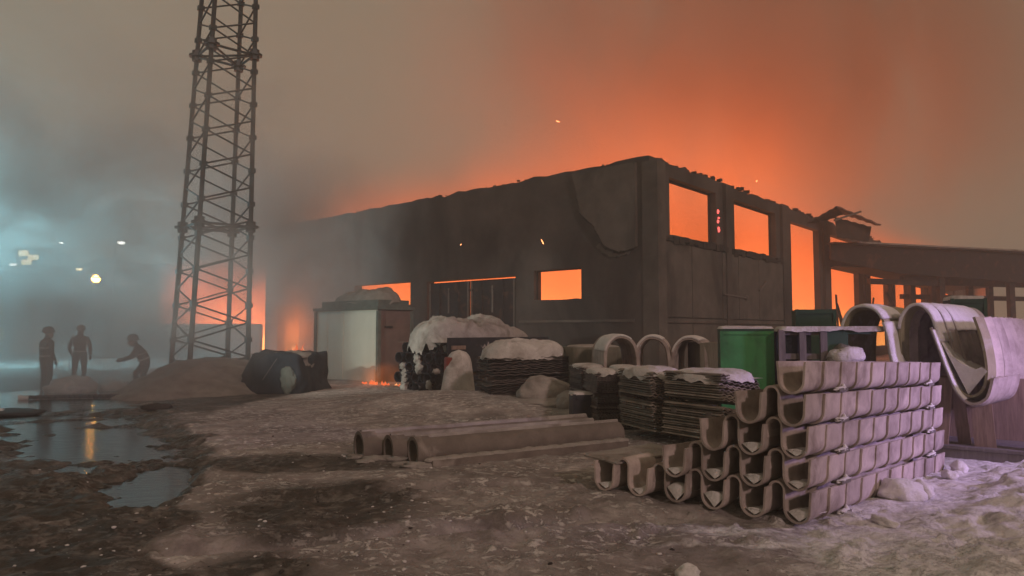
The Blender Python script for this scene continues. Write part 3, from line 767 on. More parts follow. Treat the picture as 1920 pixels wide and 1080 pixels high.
COLN = ['right-hand end', 'second from the right', 'third from the right', 'fourth from the right', 'fifth from the right', 'left-hand end']
TILT = -0.034
ROWH = 0.272
zbase = gz(2.3, 6.1) + 0.005
for r, cnt in enumerate(ROWS):
    for c in range(cnt):
        first = (c == cnt - 1)
        jit = random.uniform(-0.025, 0.025)
        base = ORI + lat * (c * PITCH) + lon * (-0.07 * c + jit + (0.05 if r == 4 else 0) - (0.0 if r < 3 else 0.02 * r))
        z = zbase + r * ROWH + 0.03 + 0.012 * c * (r == 0)
        t = thing('trough', 'grey trough in the %s of the front stack%s' % (ROWN[r], ', ' + COLN[c] if cnt > 1 else ', lying alone'), 'trough', (base.x, base.y, z), tdir_ang - math.pi / 2, 'curved troughs stacked in the foreground', rx=TILT)
        for k in range(10):
            o = link('segment', SEG_U if first else SEG_A, t, (random.uniform(-0.004, 0.004), k * SEG * 0.97, random.uniform(-0.003, 0.003)))
        if not (r == 4 or (r, c) in ((3, 1), (2, 2), (3, 0))):
            mb = MB(); vs = []; fs = []; n = 12; q = 8; h0 = (0.10 if (r, c) in ((0, 3), (0, 2)) else random.uniform(0.035, 0.065)); L = random.uniform(0.35, 0.9)
            for a in range(n + 1):
                h = h0 * (1 - 0.6 * a / n) * (1 + 0.5 * mnoise.noise(Vector((a * 0.5, r, c)))) + 0.002
                sk = 0.35 * mnoise.noise(Vector((a * 0.3, r * 3, c * 5)))
                cc = math.sqrt(max(1e-5, UR ** 2 - (UR - h) ** 2)) * 0.985
                for b in range(q + 1):
                    u = 2 * b / q - 1
                    vs.append((u * cc + 0.012, 0.012 + L * a / n, h * (1 + sk * u) + 0.35 * h * (1 - u * u) + 0.012))
                vs.append((0.012, 0.012 + L * a / n, 0.008))
            for a in range(n):
                for b in range(q):
                    i0 = a * (q + 2) + b; fs.append((i0, i0 + 1, i0 + q + 3, i0 + q + 2))
            fs.append(tuple(range(q + 1, -1, -1)))
            mb.add(vs, fs)
            mb.build('trough_snow', 'clean_snow', t, smooth=True)
# spacer battens between the rows with snow on their ends
for r in range(0, 5):
    for kk, s in enumerate((0.62, 3.25)):
        zz = zbase + r * ROWH + 0.06 - 0.034 * s
        p = ORI + lon * s - lat * (UR + 0.05) + Vector((0, 0, zz))
        t = thing('spacer_batten', 'snow topped batten end at the %s of the %s of stacked troughs' % (('near end', 'far end')[kk], ROWN[r]), 'batten', p, tdir_ang)
        mb = MB(); mb.box((0.09, 0.05, -0.02), (0.20, 0.10, 0.03)); mb.build('board', 'wood_grey', t)
        mb = MB(); mb.lump((0.09, 0.03, -0.012), (0.13, 0.03, 0.02), seed=r + kk * 5, amp=0.5, freq=2.4, sub=3, flat=-0.02); mb.lump((0.165, 0.035, -0.005), (0.03, 0.02, 0.035), seed=r + 3, amp=0.3, sub=2); mb.build('batten_snow', 'clean_snow', t, smooth=True)
# flat sheet lying on the left end of the bottom row
mb = MB(); mb.box((0, 0, 0), (0.95, 0.50, 0.016)); mb.lump((0.0, 0.02, 0.006), (0.46, 0.24, 0.018), seed=3, amp=0.2, sub=3)
o = mb.build('flat_sheet', 'soot_snow'); o.location = (1.27, 7.42, 0.335); o.rotation_euler = (R(1), R(-2), R(33))
tag(o, 'flat snow dusted sheet lying on the leftmost troughs of the bottom row', 'sheet')

# ------------------------------------------------------------------ big S-shaped corrugated sheets on a plank crate (right)
def corr_sheet(name, label, prof, length, loc, rz, m='cement_moss', th=0.032, waves=6, amp=0.032, cat='curved sheet', group=None, rx=0.0, snow=None, loc_snow=None):
    n = waves * 6 + 1
    ys = [length * i / (n - 1) for i in range(n)]
    offs = [amp * abs(math.cos(math.pi * waves * i / (n - 1))) ** 0.8 for i in range(n)]
    P = catmull(prof, 6)
    t = thing(name, label, cat, loc, rz, group, rx=rx)
    o = sheet_from_profile(P, th, ys, offs).build('corrugated_shell', m, t, smooth=True)
    o.data.set_sharp_from_angle(angle=R(40))
    if snow:
        for (i0, i1, thick, y0, y1) in snow:
            seg = P[int(i0 * len(P)):int(i1 * len(P))]
            q = 14; yy = [y0 + (y1 - y0) * k / q for k in range(q + 1)]
            mb = sheet_from_profile(seg, thick, yy, [amp + thick * (0.55 + 0.45 * mnoise.noise(Vector((k * 0.7, i0 * 9, 2)))) * min(1.0, 0.35 + 0.25 * min(k, q - k)) for k in range(q + 1)])
            so = mb.build('snow_cover', 'clean_snow', t, smooth=True)
    return t
G_S = 'big curved corrugated sheets heaped on the right'
RZ = R(-47)
# local x runs right across the open end, y back along the corrugations (sheet normals face up over the arch)
prof2 = [(-0.42, 0.10), (-0.42, 0.50), (-0.40, 0.85), (-0.30, 1.03), (-0.16, 1.07), (-0.03, 0.97), (0.06, 0.74), (0.16, 0.42), (0.30, 0.10), (0.50, -0.02), (0.70, 0.06), (0.78, 0.30), (0.74, 0.65), (0.64, 0.95)]
def scl(p, a, b): return [(x * a, z * b) for x, z in p]
corr_sheet('curved_sheet', 'large S-shaped corrugated sheet hanging over the plank crate, snow in its trough', scl(prof2, 0.85, 1.10), 1.8, (5.64, 9.58, 0.74), RZ, waves=5, amp=0.05, group=G_S, snow=[(0.14, 0.50, 0.04, -0.014, 1.0)])
S2 = [o for o in COL.objects if o.name == 'curved_sheet'][0]
mb = MB(); vs = []; fs = []; n = 16; q = 12
for a in range(n + 1):
    y = -0.005 + 1.25 * a / n; k = 1 - 0.25 * a / n
    for b in range(q + 1):
        t_ = b / q
        x0, z0, x1, z1 = 0.015, 0.96 * k, 0.640, 0.34 * k
        sag = 0.16 * math.sin(math.pi * t_)
        vs.append((x0 + (x1 - x0) * t_ - 0.25 * sag, y + 0.012 * mnoise.noise(Vector((b * 0.7, a, 3))) * (a == 0), z0 + (z1 - z0) * t_ - sag + 0.07 * mnoise.noise(Vector((b * 0.5, a * 0.5, 1)))))
    vs.append((0.42, y, 0.03))
for a in range(n):
    for b in range(q):
        i0 = a * (q + 2) + b; fs.append((i0, i0 + 1, i0 + q + 3, i0 + q + 2))
fs.append(tuple(range(q + 1, -1, -1)))
mb.add(vs, fs).build('snow_fill', 'clean_snow', S2, smooth=True).data.set_sharp_from_angle(angle=R(50))
for q_, lab_ in ((1, 'second corrugated sheet nested right behind the S-shaped one'), (2, 'third corrugated sheet nested behind the S-shaped one, its ribbed flank at the right edge')):
    corr_sheet('curved_sheet', lab_, [(x * 0.85 + 0.03 * q_, z * 1.10 + 0.012 * q_) for x, z in prof2], 1.7, (5.64 + 0.21 * q_, 9.58 + 0.19 * q_, 0.74 - 0.02 * q_), RZ, waves=6, amp=0.06, m='cement', group=G_S, snow=[(0.14, 0.46, 0.035, 0.0, 1.4)])
prof1 = [(-0.40, 0.0), (-0.40, 0.40), (-0.36, 0.80), (-0.22, 1.02), (0.0, 1.07), (0.20, 0.98), (0.31, 0.74), (0.37, 0.42), (0.50, 0.20), (0.68, 0.12)]
corr_sheet('curved_sheet', 'large mossy arched sheet standing left of the S-shaped one, behind the trough stack', scl(prof1, 0.85, 1.10), 1.3, (4.95, 9.95, 0.75), RZ, waves=6, group=G_S, snow=[(0.22, 0.60, 0.04, -0.012, 0.75), (0.60, 0.98, 0.045, -0.012, 1.1)])
prof3 = [(-0.02, 0.86), (0.08, 0.60), (0.18, 0.34), (0.31, 0.08), (0.50, -0.04), (0.71, 0.04), (0.80, 0.28)]
corr_sheet('curved_sheet', 'plain corrugated sheet nested under the S-shaped one, straight tip showing in front', scl(prof3, 0.87, 1.10), 1.35, (5.60, 9.50, 0.69), RZ, m='cement', waves=6, group=G_S, snow=[(0.05, 0.62, 0.02, -0.01, 0.35)])
CR = thing('plank_crate', 'low pallet with leaning upright planks carrying the big curved sheets', 'crate', (6.35, 9.75, gz(6.3, 9.7)), R(-38))
for (x, y, w, h, rx, ry) in ((-0.62, -0.30, 0.22, 0.95, 3, 4), (-0.36, -0.36, 0.16, 0.95, -4, 5), (-0.18, -0.22, 0.15, 0.92, 5, -5), (0.08, -0.36, 0.24, 0.86, 2, -3), (0.66, -0.38, 0.18, 0.86, 0, 6), (0.86, -0.36, 0.20, 0.92, 2, 0), (1.08, -0.34, 0.2, 0.9, 0, -2), (1.30, -0.34, 0.2, 0.85, 0, 2)):
    mb = MB(); mb.box((x, y, h / 2 + 0.1), (w, 0.035, h), rot=Matrix.Rotation(R(rx), 3, 'X') @ Matrix.Rotation(R(ry), 3, 'Y')); mb.build('plank', 'wood', CR)
mb = MB(); mb.box((0.3, 0.55, 0.55), (2.1, 0.04, 0.95)); mb.build('back_board', 'wood', CR)
for y in (-0.45, 0.1, 0.6):
    mb = MB(); mb.box((0.3, y, 0.06), (2.2, 0.12, 0.12)); mb.build('bearer', 'wood_grey', CR)
mb = MB(); mb.box((0.3, 0.08, 0.145), (2.2, 1.2, 0.04)); mb.build('deck', 'wood_grey', CR)
for k, (x, z) in enumerate(((0.98, 0.35), (1.35, 0.30))):
    mb = MB(); mb.lump((x, -0.43, z), (0.09, 0.05, 0.06), seed=k, amp=0.4, sub=2); mb.build('snow_clump', 'snow', CR, smooth=True)
# another bundle of sheets to the right of it, reaching out of the frame
prof4 = [(-0.5, 0.0), (-0.46, 0.38), (-0.32, 0.60), (-0.1, 0.66), (0.14, 0.58), (0.30, 0.36), (0.40, 0.1), (0.55, -0.02), (0.72, 0.06)]
corr_sheet('curved_sheet', 'low snow edged curved sheet at the right edge behind the S-shaped one', prof4, 1.3, (7.75, 10.6, 0.85), RZ, m='cement', waves=6, group=G_S, snow=[(0.2, 0.55, 0.03, 0.0, 1.0)])

# ------------------------------------------------------------------ green box, crates
GB = thing('green_cabinet', 'tall bright green metal cabinet with snow on top behind the trough stack', 'cabinet', (3.40, 10.3, gz(3.4, 10.3) - 0.05), R(-13))
mb = MB(); mb.box((0, 0, 0.84), (0.74, 0.04, 1.66)); mb.build('front_panel', 'green', GB)
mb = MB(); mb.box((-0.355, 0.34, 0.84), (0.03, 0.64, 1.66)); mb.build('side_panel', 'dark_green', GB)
for (x_, w_) in ((-0.345, 0.05), (0.345, 0.05)):
    mb = MB(); mb.box((x_, -0.028, 0.84), (w_, 0.02, 1.66)); mb.build('edge_strip', 'green', GB)
mb = MB(); mb.box((0, -0.028, 1.645), (0.635, 0.02, 0.05)); mb.build('edge_strip', 'green', GB)
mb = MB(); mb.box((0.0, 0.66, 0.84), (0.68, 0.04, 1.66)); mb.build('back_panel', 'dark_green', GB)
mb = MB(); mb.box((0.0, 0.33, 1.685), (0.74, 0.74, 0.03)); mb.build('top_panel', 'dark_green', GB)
snow_cap('cabinet_snow', 0.75, 0.75, 0.035, 'snow', GB, (0, 0.33, 1.705), 3, droop=0.0, power=16, amp=0.6)
CF = thing('crate_frame', 'grey timber crate frame between the green cabinet and a dark green panel', 'crate', (4.02, 10.0, gz(4.0, 10)), R(-8))
for x in (-0.22, 0.06, 0.34):
    mb = MB(); mb.box((x, 0, 0.83), (0.09, 0.06, 1.64)); mb.build('upright', 'wood_grey', CF)
for z in (1.62, 1.28, 0.95, 0.6):
    mb = MB(); mb.box((0.05, 0.045, z), (0.62, 0.03, 0.08)); mb.build('crossbar', 'wood_grey', CF)
mb = MB(); mb.box((-0.05, 0.09, 0.83), (0.5, 0.02, 1.6)); mb.build('infill_panel', 'tarp', CF)
mb = MB(); mb.box((0.52, 0.02, 0.86), (0.30, 0.03, 1.58)); mb.build('side_panel', 'dark_green', CF)
mb = MB(); mb.box((0.8, 0.3, 1.62), (0.4, 0.6, 0.05)); mb.build('top_panel', 'dark_green', CF)
snow_cap('crate_snow', 1.5, 0.5, 0.05, 'snow', CF, (0.5, 0.2, 1.655), 9, droop=0.02, power=9)
def plain_crate(name, label, loc, size, rz, m, snow=0.06, cat='crate'):
    t = thing(name, label, cat, loc, rz); w, d, h = size
    mb = MB(); mb.box((0, 0, h / 2), (w, d, h)); mb.build('body', m, t)
    for x in (-w / 2, w / 2):
        mb = MB(); mb.box((x, -d / 2, h / 2), (0.05, 0.05, h + 0.01)); mb.build('corner_post', m, t)
    for z in (0.04, h - 0.04):
        mb = MB(); mb.box((0, -d / 2 - 0.012, z), (w - 0.06, 0.03, 0.07)); mb.build('rail', m, t)
    if snow: snow_cap('crate_snow', w + 0.04, d + 0.04, snow, 'snow', t, (0, 0, h), 4, droop=0.02, power=9)
    return t
plain_crate('dark_green_crate', 'dark green crate seen below the tall burning opening, behind the timber crate frame', (5.5, 13.0, gz(5.5, 13)), (0.62, 0.8, 2.0), R(-15), 'dark_green', 0)
plain_crate('teal_crate', 'dark teal crate with a snowy lid behind the S-shaped sheet', (8.15, 12.8, gz(8.1, 12.8)), (0.5, 0.7, 2.12), R(-20), 'dark_green', 0.05)
t = thing('snow_bundle', 'small snow dusted dark bundle on the crates left of the arched sheet', 'bundle', (4.62, 9.9, 1.05))
mb = MB(); mb.lump((0, 0, 0.12), (0.24, 0.2, 0.2), 3, 0.5); mb.build('bundle_body', 'tarp_olive', t, smooth=True)
mb = MB(); mb.lump((0.02, -0.02, 0.20), (0.25, 0.2, 0.13), 5, 0.35, 1.4); mb.build('bundle_snow', 'snow', t, smooth=True)

# ------------------------------------------------------------------ stacks of flat corrugated sheets
def wavy_mesh(w, d, m, th=0.012, n=14, amp=0.012):
    mb = MB(); vs = []; fs = []
    for i in range(n + 1):
        x = -w / 2 + w * i / n; z = amp * (1 if i % 2 else -1)
        for y in (-d / 2, d / 2):
            vs += [(x, y, z), (x, y, z + th)]
    for i in range(n):
        b = i * 4
        fs += [(b, b + 2, b + 6, b + 4), (b + 1, b + 5, b + 7, b + 3), (b, b + 4, b + 5, b + 1), (b + 2, b + 3, b + 7, b + 6)]
    fs += [(0, 1, 3, 2), (n * 4, n * 4 + 2, n * 4 + 3, n * 4 + 1)]
    me = bpy.data.meshes.new('sheet'); mb.add(vs, fs); me.from_pydata(mb.v, [], mb.f); me.update(); me.materials.append(M[m]); return me
def sheet_stack(label, x, y, w, d, h, rz, lean=(0, 0), m='sheet', snow=0.12, gap=0.034, jig=0.02, tilt=0.0, breaks=(), z0=None, capm='snow', capseed=1, capw=1.12):
    t = thing('sheet_stack', label, 'sheet stack', (x, y, gz(x, y) - 0.01 if z0 is None else z0), rz)
    meA = wavy_mesh(w, d, m); z = 0.03
    r = random.Random(int(x * 100) + int(y * 10))
    while z < h:
        k = z / h
        tl = tilt * (1 - 0.3 * k)
        link('sheet', meA, t, (lean[0] * k + r.uniform(-jig, jig), lean[1] * k + r.uniform(-jig, jig), z + 0.5 * abs(math.sin(tl)) * w), (r.uniform(-.012, .012), tl + r.uniform(-.015, .015), r.uniform(-.04, .04)))
        z += gap
        if any(abs(z - b) < gap / 2 for b in breaks):
            for yy in (-d * 0.3, d * 0.3):
                mb = MB(); mb.box((lean[0] * k, yy, z + 0.01), (w * 1.04, 0.09, 0.06)); mb.build('bearer', 'wood_grey', t)
            z += 0.075
    if snow: snow_cap('stack_snow', w * capw, d * capw, snow, capm, t, (lean[0], lean[1], z - 0.015 + 0.25 * abs(math.sin(tilt)) * w), capseed, droop=0.04)
    return t
sheet_stack('leaning stack of grey sheets with a rounded snow cap left of the green cabinet', 2.14, 10.75, 0.62, 1.0, 0.92, R(18), (-0.05, 0), 'sheet', 0.12, tilt=R(12), breaks=(0.48,), capseed=2)
sheet_stack('tilted stack of grey sheets under a flat snow slab, half hidden by the troughs', 2.72, 9.85, 0.80, 1.0, 0.93, R(35), (0.05, 0), 'sheet', 0.11, tilt=R(13), breaks=(0.5,), capseed=5)
sheet_stack('narrow dark sheet stack directly left of the leaning stack with rounded snow cap', 1.90, 11.9, 0.40, 0.9, 0.92, R(10), (0, 0), 'sheet_dark', 0.07, gap=0.03, breaks=(0.55,), capseed=7)
sheet_stack('narrow dark sheet stack, second to the left of the leaning snow capped stack', 1.50, 12.05, 0.38, 0.9, 0.90, R(8), (0, 0), 'sheet_dark', 0.06, gap=0.03, breaks=(0.5,), capseed=8)
sheet_stack('dim shorter stack of dark sheets behind the small black crate', 1.38, 13.1, 0.45, 0.8, 0.86, R(10), (0, 0), 'sheet_dark', 0.05, capseed=9)
sheet_stack('wide stack under the three arched sheets in the middle distance', 2.85, 13.2, 2.2, 1.1, 0.78, R(6), (0, 0), 'sheet', 0.0, gap=0.04)
sheet_stack('broad untidy stack of dark sheets under a thick snow pillow', 0.25, 15.4, 1.75, 1.3, 0.80, R(14), (0, 0), 'sheet_dark', 0.36, gap=0.036, jig=0.06, tilt=R(-3), breaks=(0.4,), capseed=11, capw=1.06)
plain_crate('small_black_crate', 'small black crate with a snowy rim in front of the dark sheet stacks', (1.22, 12.15, gz(1.2, 12.1)), (0.42, 0.4, 0.52), R(8), 'black', 0.03)
# arches
G_A = 'three small arched sheets on a stack in the middle distance'
pa = [(x * 1.12, z) for x, z in ((-0.27, 0.0), (-0.27, 0.22), (-0.24, 0.46), (-0.12, 0.62), (0.03, 0.65), (0.17, 0.57), (0.25, 0.38), (0.28, 0.0))]
for i, (x, y, rz, lb) in enumerate(((1.98, 12.85, 4, 'leftmost of the three small arched sheets on the far stack, snow on top'), (2.55, 12.9, -14, 'middle of the three arched sheets standing in a row on the far stack'), (3.2, 12.85, -22, 'rightmost of the three arched sheets in a row on the far stack, dark inside'))):
    corr_sheet('arched_sheet', lb, pa, 1.2, (x, y, gz(x, y) + 0.80), R(rz), m='cement', waves=5, amp=0.025, th=0.055, group=G_A, snow=[(0.24, 0.70, 0.035, -0.01, 1.0)], cat='arched sheet')
mb = MB(); mb.box((0, 0, 0.3), (0.9, 0.9, 0.58)); o = mb.build('dark_box', 'tarp_olive'); o.location = (3.82, 13.2, gz(3.8, 13.2) + 0.79)
tag(o, 'dark box with pale top beside the rightmost arched sheet', 'box')
t = thing('wrapped_stack', 'olive tarpaulin wrapped stack right of the snow pillow stack', 'wrapped stack', (1.72, 15.2, gz(1.7, 15.2)), R(12))
mb = MB(); bm = bmesh.new(); bmesh.ops.create_cube(bm, size=1); bmesh.ops.subdivide_edges(bm, edges=bm.edges[:], cuts=8, use_grid_fill=True)
vs = []
for v in bm.verts:
    p = v.co.copy(); k = mnoise.noise(Vector((p.x * 7, p.y * 7, p.z * 1.2))) * 0.035
    vs.append((p.x * (1.15 + k), p.y * (1.1 + k), (p.z + 0.5) * 1.2))
mb.add(vs, [[v.index for v in f.verts] for f in bm.faces]); bm.free(); mb.build('tarpaulin', 'tarp_olive', t, smooth=True)
snow_cap('stack_snow', 1.1, 1.0, 0.05, 'soot_snow', t, (0, 0, 1.2), 6, droop=0.03)

# ------------------------------------------------------------------ concrete pipes in the snow
G_P = 'concrete pipes lying in the snow'
pd = Vector((2.72, 1.62, 0)).normalized(); pq = Vector((-pd.y, pd.x, 0))
for i, (off, st, L, ro, lb) in enumerate(((0.0, -0.1, 3.1, 0.165, 'front concrete pipe of the three lying in the snow'), (0.34, -0.28, 3.1, 0.165, 'middle concrete pipe of the three, snow on its open end'), (0.73, -0.52, 3.5, 0.182, 'rear concrete pipe of the three lying in the snow'))):
    p = Vector((-1.08, 8.66, 0)) + pq * off + pd * st; e = p + pd * L
    z = 0.115
    t = thing('concrete_pipe', lb, 'pipe', (p.x, p.y, gz(p.x, p.y) * 0.5 + z + 0.02), 0, G_P)
    mb = MB(); mb.hollow((0, 0, 0), (e - p) + Vector((0, 0, gz(e.x, e.y) * 0.3)), ro, ro - 0.024, 28); o = mb.build('barrel', 'pipe', t, smooth=True); o.data.set_sharp_from_angle(angle=R(40))
    mb = MB(); mb.hollow(-pd * 0.03, pd * 0.16, ro + 0.020, ro - 0.023, 28); o = mb.build('socket', 'pipe', t, smooth=True); o.data.set_sharp_from_angle(angle=R(40))
    mb = MB(); vs = []; fs = []; n = 40
    for a in range(n + 1):                                              # strip of snow along the crown
        s = L * a / n; ww = (0.5 + 0.35 * mnoise.noise(Vector((s * 2.0, i * 9, 0)))) * (0.55 if i else 0.22)
        for q in range(-3, 4):
            ang = q / 3 * ww; rr = ro + 0.004 + 0.03 * (1 - abs(q / 3) ** 2)
            if abs(q) == 3: rr = ro - 0.004
            vs.append(pd * s + pq * (math.sin(ang) * rr) + Vector((0, 0, math.cos(ang) * rr)))
    for a in range(n):
        for q in range(6):
            b = a * 7 + q; fs.append((b, b + 7, b + 8, b + 1))
    mb.add(vs, fs).build('pipe_snow', 'soot_snow', t, smooth=True)
t = thing('kerb_beam', 'long low concrete beam with snow along it in front of the pipes', 'beam', (-0.95, 8.36, gz(-0.9, 8.4) - 0.02), math.atan2(pd.y, pd.x))
mb = MB(); mb.box((1.45, 0, 0.03), (2.9, 0.16, 0.10)); mb.build('beam_body', 'pipe', t)
mb = MB()
for k in range(14): mb.lump((0.1 + k * 0.21, 0.02, 0.075), (0.17, 0.09, 0.03 + 0.02 * random.random()), seed=k, amp=0.3, sub=2)
tag(mb.build('beam_snow', 'soot_snow', t, smooth=True))

mb = MB()
for k, (x, y, a) in enumerate(((-1.62, 8.72, 0.16), (-1.42, 8.66, 0.12), (-1.25, 8.48, 0.13), (-1.9, 8.9, 0.12), (-1.08, 8.36, 0.15), (-1.75, 8.6, 0.1))):
    mb.lump((x, y, gz(x, y) + 0.01), (a * 1.3, a * 0.8, a * 0.28), k, 0.45, 2.2, 3)
tag(mb.build('snow_heap', 'soot_snow', smooth=True), 'low broken snow spilled in front of the open ends of the concrete pipes', 'snow heap')
# ------------------------------------------------------------------ black pipe bundle
bd = FD.copy(); bl = LD.copy()
B0 = Vector((-1.75, 18.5, gz(-1.75, 18.5) - 0.08))
PR = 0.15
colname = ['first', 'second', 'third', 'fourth', 'fifth', 'sixth']
rowname = ['bottom', 'second', 'third', 'fourth', 'top']
pm = MB().hollow((0, 0, 0), bd * 4.4, PR, PR - 0.02, 16)
pme = bpy.data.meshes.new('black_pipe'); pme.from_pydata(pm.v, [], pm.f); pme.update(); pme.materials.append(M['black'])
pme.polygons.foreach_set('use_smooth', [True] * len(pme.polygons)); pme.set_sharp_from_angle(angle=R(40))
for r in range(5):
    for c in range(6):
        p = B0 + bl * (PR + c * 2 * PR + (PR if r % 2 else 0)) + Vector((0, 0, PR + r * PR * 1.78)) + bd * random.uniform(-0.1, 0.1)
        o = link('black_pipe', pme, None, p)
        tag(o, 'black plastic pipe in the snow topped bundle, %s row, %s from the right' % (rowname[r], colname[c]), 'pipe', 'black pipes in the bundle beside the container')
t = thing('pipe_bundle_cover', 'black sheeting hung along the right side of the black pipe bundle', 'sheeting', B0)
mb = MB(); mb.box(bd * 2.2 - bl * 0.05 + Vector((0, 0, 1.05)), (4.3, 0.03, 0.9), rz=math.atan2(bd.y, bd.x)); mb.build('sheeting', 'black', t)
for (s, z) in ((0.42, 1.24), (0.34, 0.98)):
    mb = MB(); mb.box(bd * s - bl * 0.09 + Vector((0, 0, z)), (0.5, 0.05, 0.10), rz=math.atan2(bd.y, bd.x)); mb.build('pale_strip', 'wood', t)
o = snow_cap('bundle_snow', 4.3, 2.05, 0.74, 'soot_snow', None, tuple(B0 + bl * 0.95 + bd * 2.0 + Vector((0, 0, 1.38))), 13, n=60, droop=0.2, amp=0.5, rz=math.atan2(bd.y, bd.x), ridge=0.30, freq=1.1)
tag(o, 'thick lumpy snow heap lying on top of the black pipe bundle', 'snow heap')
for k in range(9):
    c, r = random.uniform(0, 5.5), random.uniform(0, 4)
    p = B0 + bl * (0.15 + c * 0.3) - bd * 0.06 + Vector((0, 0, 0.1 + r * 0.28))
    mb = MB(); mb.lump((0, 0, 0), (0.09, 0.07, random.uniform(0.05, 0.2)), seed=k, amp=0.7, freq=2.6, sub=3)
    o = mb.build('snow_clump', 'soot_snow', smooth=True); o.location = p
    tag(o, 'small snow clump caught between the ends of the black pipes', 'snow clump', 'snow clumps on the black pipe ends')
# snow covered barrel in front
t = thing('snowed_barrel', 'snow plastered upright barrel with a red patch in front of the black pipes', 'barrel', (-1.36, 17.3, gz(-1.36, 17.3)))
mb = MB()
prof = [(0.0, 0), (0.29, 0.0), (0.29, 0.86), (0.27, 0.9), (0.0, 0.9)]
vs = []; fs = []; n = 20
for (r_, z_) in prof:
    for i in range(n): vs.append((r_ * math.cos(2 * math.pi * i / n), r_ * math.sin(2 * math.pi * i / n), z_))
for k in range(len(prof) - 1):
    for i in range(n): fs.append((k * n + i, k * n + (i + 1) % n, (k + 1) * n + (i + 1) % n, (k + 1) * n + i))
mb.add(vs, fs).build('drum', 'red', t, smooth=True).data.set_sharp_from_angle(angle=R(40))
mb = MB(); vs = []; fs = []; n = 28; lv = 18
for k in range(lv + 1):
    z_ = 1.08 * k / lv; tt = k / lv
    rr = (0.34 + 0.10 * (1 - tt) ** 3) * max(0.0, 1 - tt ** 5) ** 0.5 + 0.002
    for i in range(n):
        a_ = 2 * math.pi * i / n; q_ = 1 + 0.10 * mnoise.noise(Vector((math.cos(a_) * 1.6, math.sin(a_) * 1.6, z_ * 2.0)))
        vs.append((0.07 + rr * q_ * math.cos(a_), -0.02 + rr * q_ * math.sin(a_) - 0.02, z_))
for k in range(lv):
    for i in range(n): fs.append((k * n + i, k * n + (i + 1) % n, (k + 1) * n + (i + 1) % n, (k + 1) * n + i))
mb.add(vs, fs)
mb.build('snow_crust', 'snow', t, smooth=True)
for (nm, lb, x, y, sz, sd) in (('snow_heap', 'upright snow covered lump at the front right corner of the snow pillow stack', 0.62, 14.2, (0.50, 0.42, 0.36), 3), ('snow_heap', 'low snow heap between the wrapped stack and the small black crate', 1.25, 13.4, (0.45, 0.4, 0.3), 8)):
    mb = MB(); mb.lump((0, 0, sz[2] * 0.4), sz, sd, 0.22, 1.2, 4); mb.lump((0.1, -0.1, 0.02), (sz[0] * 1.7, sz[1] * 1.7, sz[2] * 0.3), sd + 1, 0.2, 1.5, 4); o = mb.build(nm, 'soot_snow', smooth=True); o.location = (x, y, gz(x, y) - 0.05); tag(o, lb, 'snow heap')

# ------------------------------------------------------------------ container and tarped pile
KX, KY = -4.19, 22.3
CT = thing('container', 'cream walled storage container with a snow laden roof in front of the long wall', 'container', (KX, KY, gz(KX, KY) - 0.02))
az = math.atan2(LD.y, LD.x)
CLn, CWd, CH = 3.5, 1.35, 2.30
mb = MB(); mb.box(LD * (CLn / 2) + FD * 0.03 + Vector((0, 0, CH / 2)), (CLn - 0.1, 0.06, CH), rz=az); front = mb.build('front_wall', 'cream', CT)
for k in range(2):
    mb = MB(); mb.box(LD * (1.9 + k * 0.9) - FD * 0.005 + Vector((0, 0, CH / 2)), (0.025, 0.02, CH - 0.1), rz=az); mb.build('seam_strip', 'cream', front)
mb = MB(); mb.box(LD * 0.03 + FD * (CWd / 2) + Vector((0, 0, CH / 2)), (0.06, CWd - 0.02, CH), rz=az); mb.build('side_wall', 'brown_paint', CT)  # reddish shade on the side facing away from the floodlight, put into its colour
mb = MB(); mb.box(LD * (CLn - 0.03) + FD * (CWd / 2) + Vector((0, 0, CH / 2)), (0.06, CWd - 0.02, CH), rz=az); mb.build('side_wall', 'brown_paint', CT)
mb = MB(); mb.box(LD * (CLn / 2) + FD * CWd + Vector((0, 0, CH / 2)), (CLn, 0.06, CH), rz=az); mb.build('back_wall', 'brown_paint', CT)
mb = MB(); mb.box(LD * (CLn / 2) + FD * (CWd / 2) + Vector((0, 0, CH + 0.05)), (CLn + 0.16, CWd + 0.16, 0.10), rz=az); mb.build('roof', 'roofing', CT)
mb = MB(); mb.box(LD * (CLn / 2 - 0.1) + FD * (CWd / 2) + Vector((0, 0, CH + 0.21)), (CLn - 0.35, CWd - 0.1, 0.22), rz=az); mb.build('roof_box', 'roofing', CT)
for p in (LD * 0.0 + FD * 0.0, LD * CLn + FD * 0.0, FD * CWd):
    mb = MB(); mb.box(p + Vector((0, 0, CH / 2 - 0.02)), (0.11, 0.11, CH - 0.02), rz=az); mb.build('corner_post', 'roofing', CT)
mb = MB(); mb.box(LD * -0.02 + FD * 0.4 + Vector((0, 0, 1.75)), (0.05, 0.3, 0.06), rz=az); mb.build('door_latch', 'dark_steel', CT)
snow_cap('roof_snow', 3.0, 1.3, 0.30, 'mound', CT, tuple(LD * 1.55 + FD * 0.7 + Vector((0, 0, CH + 0.30))), 17, rz=az + math.pi, amp=0.4, ridge=-0.5, n=28)
TP = thing('tarped_pile', 'bulky dark tarpaulin covered pile between the tower mound and the cream container', 'tarped pile', (-6.3, 19.8, gz(-6.3, 19.8) - 0.02), R(-10))
bm = bmesh.new(); bmesh.ops.create_cube(bm, size=1); bmesh.ops.subdivide_edges(bm, edges=bm.edges[:], cuts=14, use_grid_fill=True)
vs = []
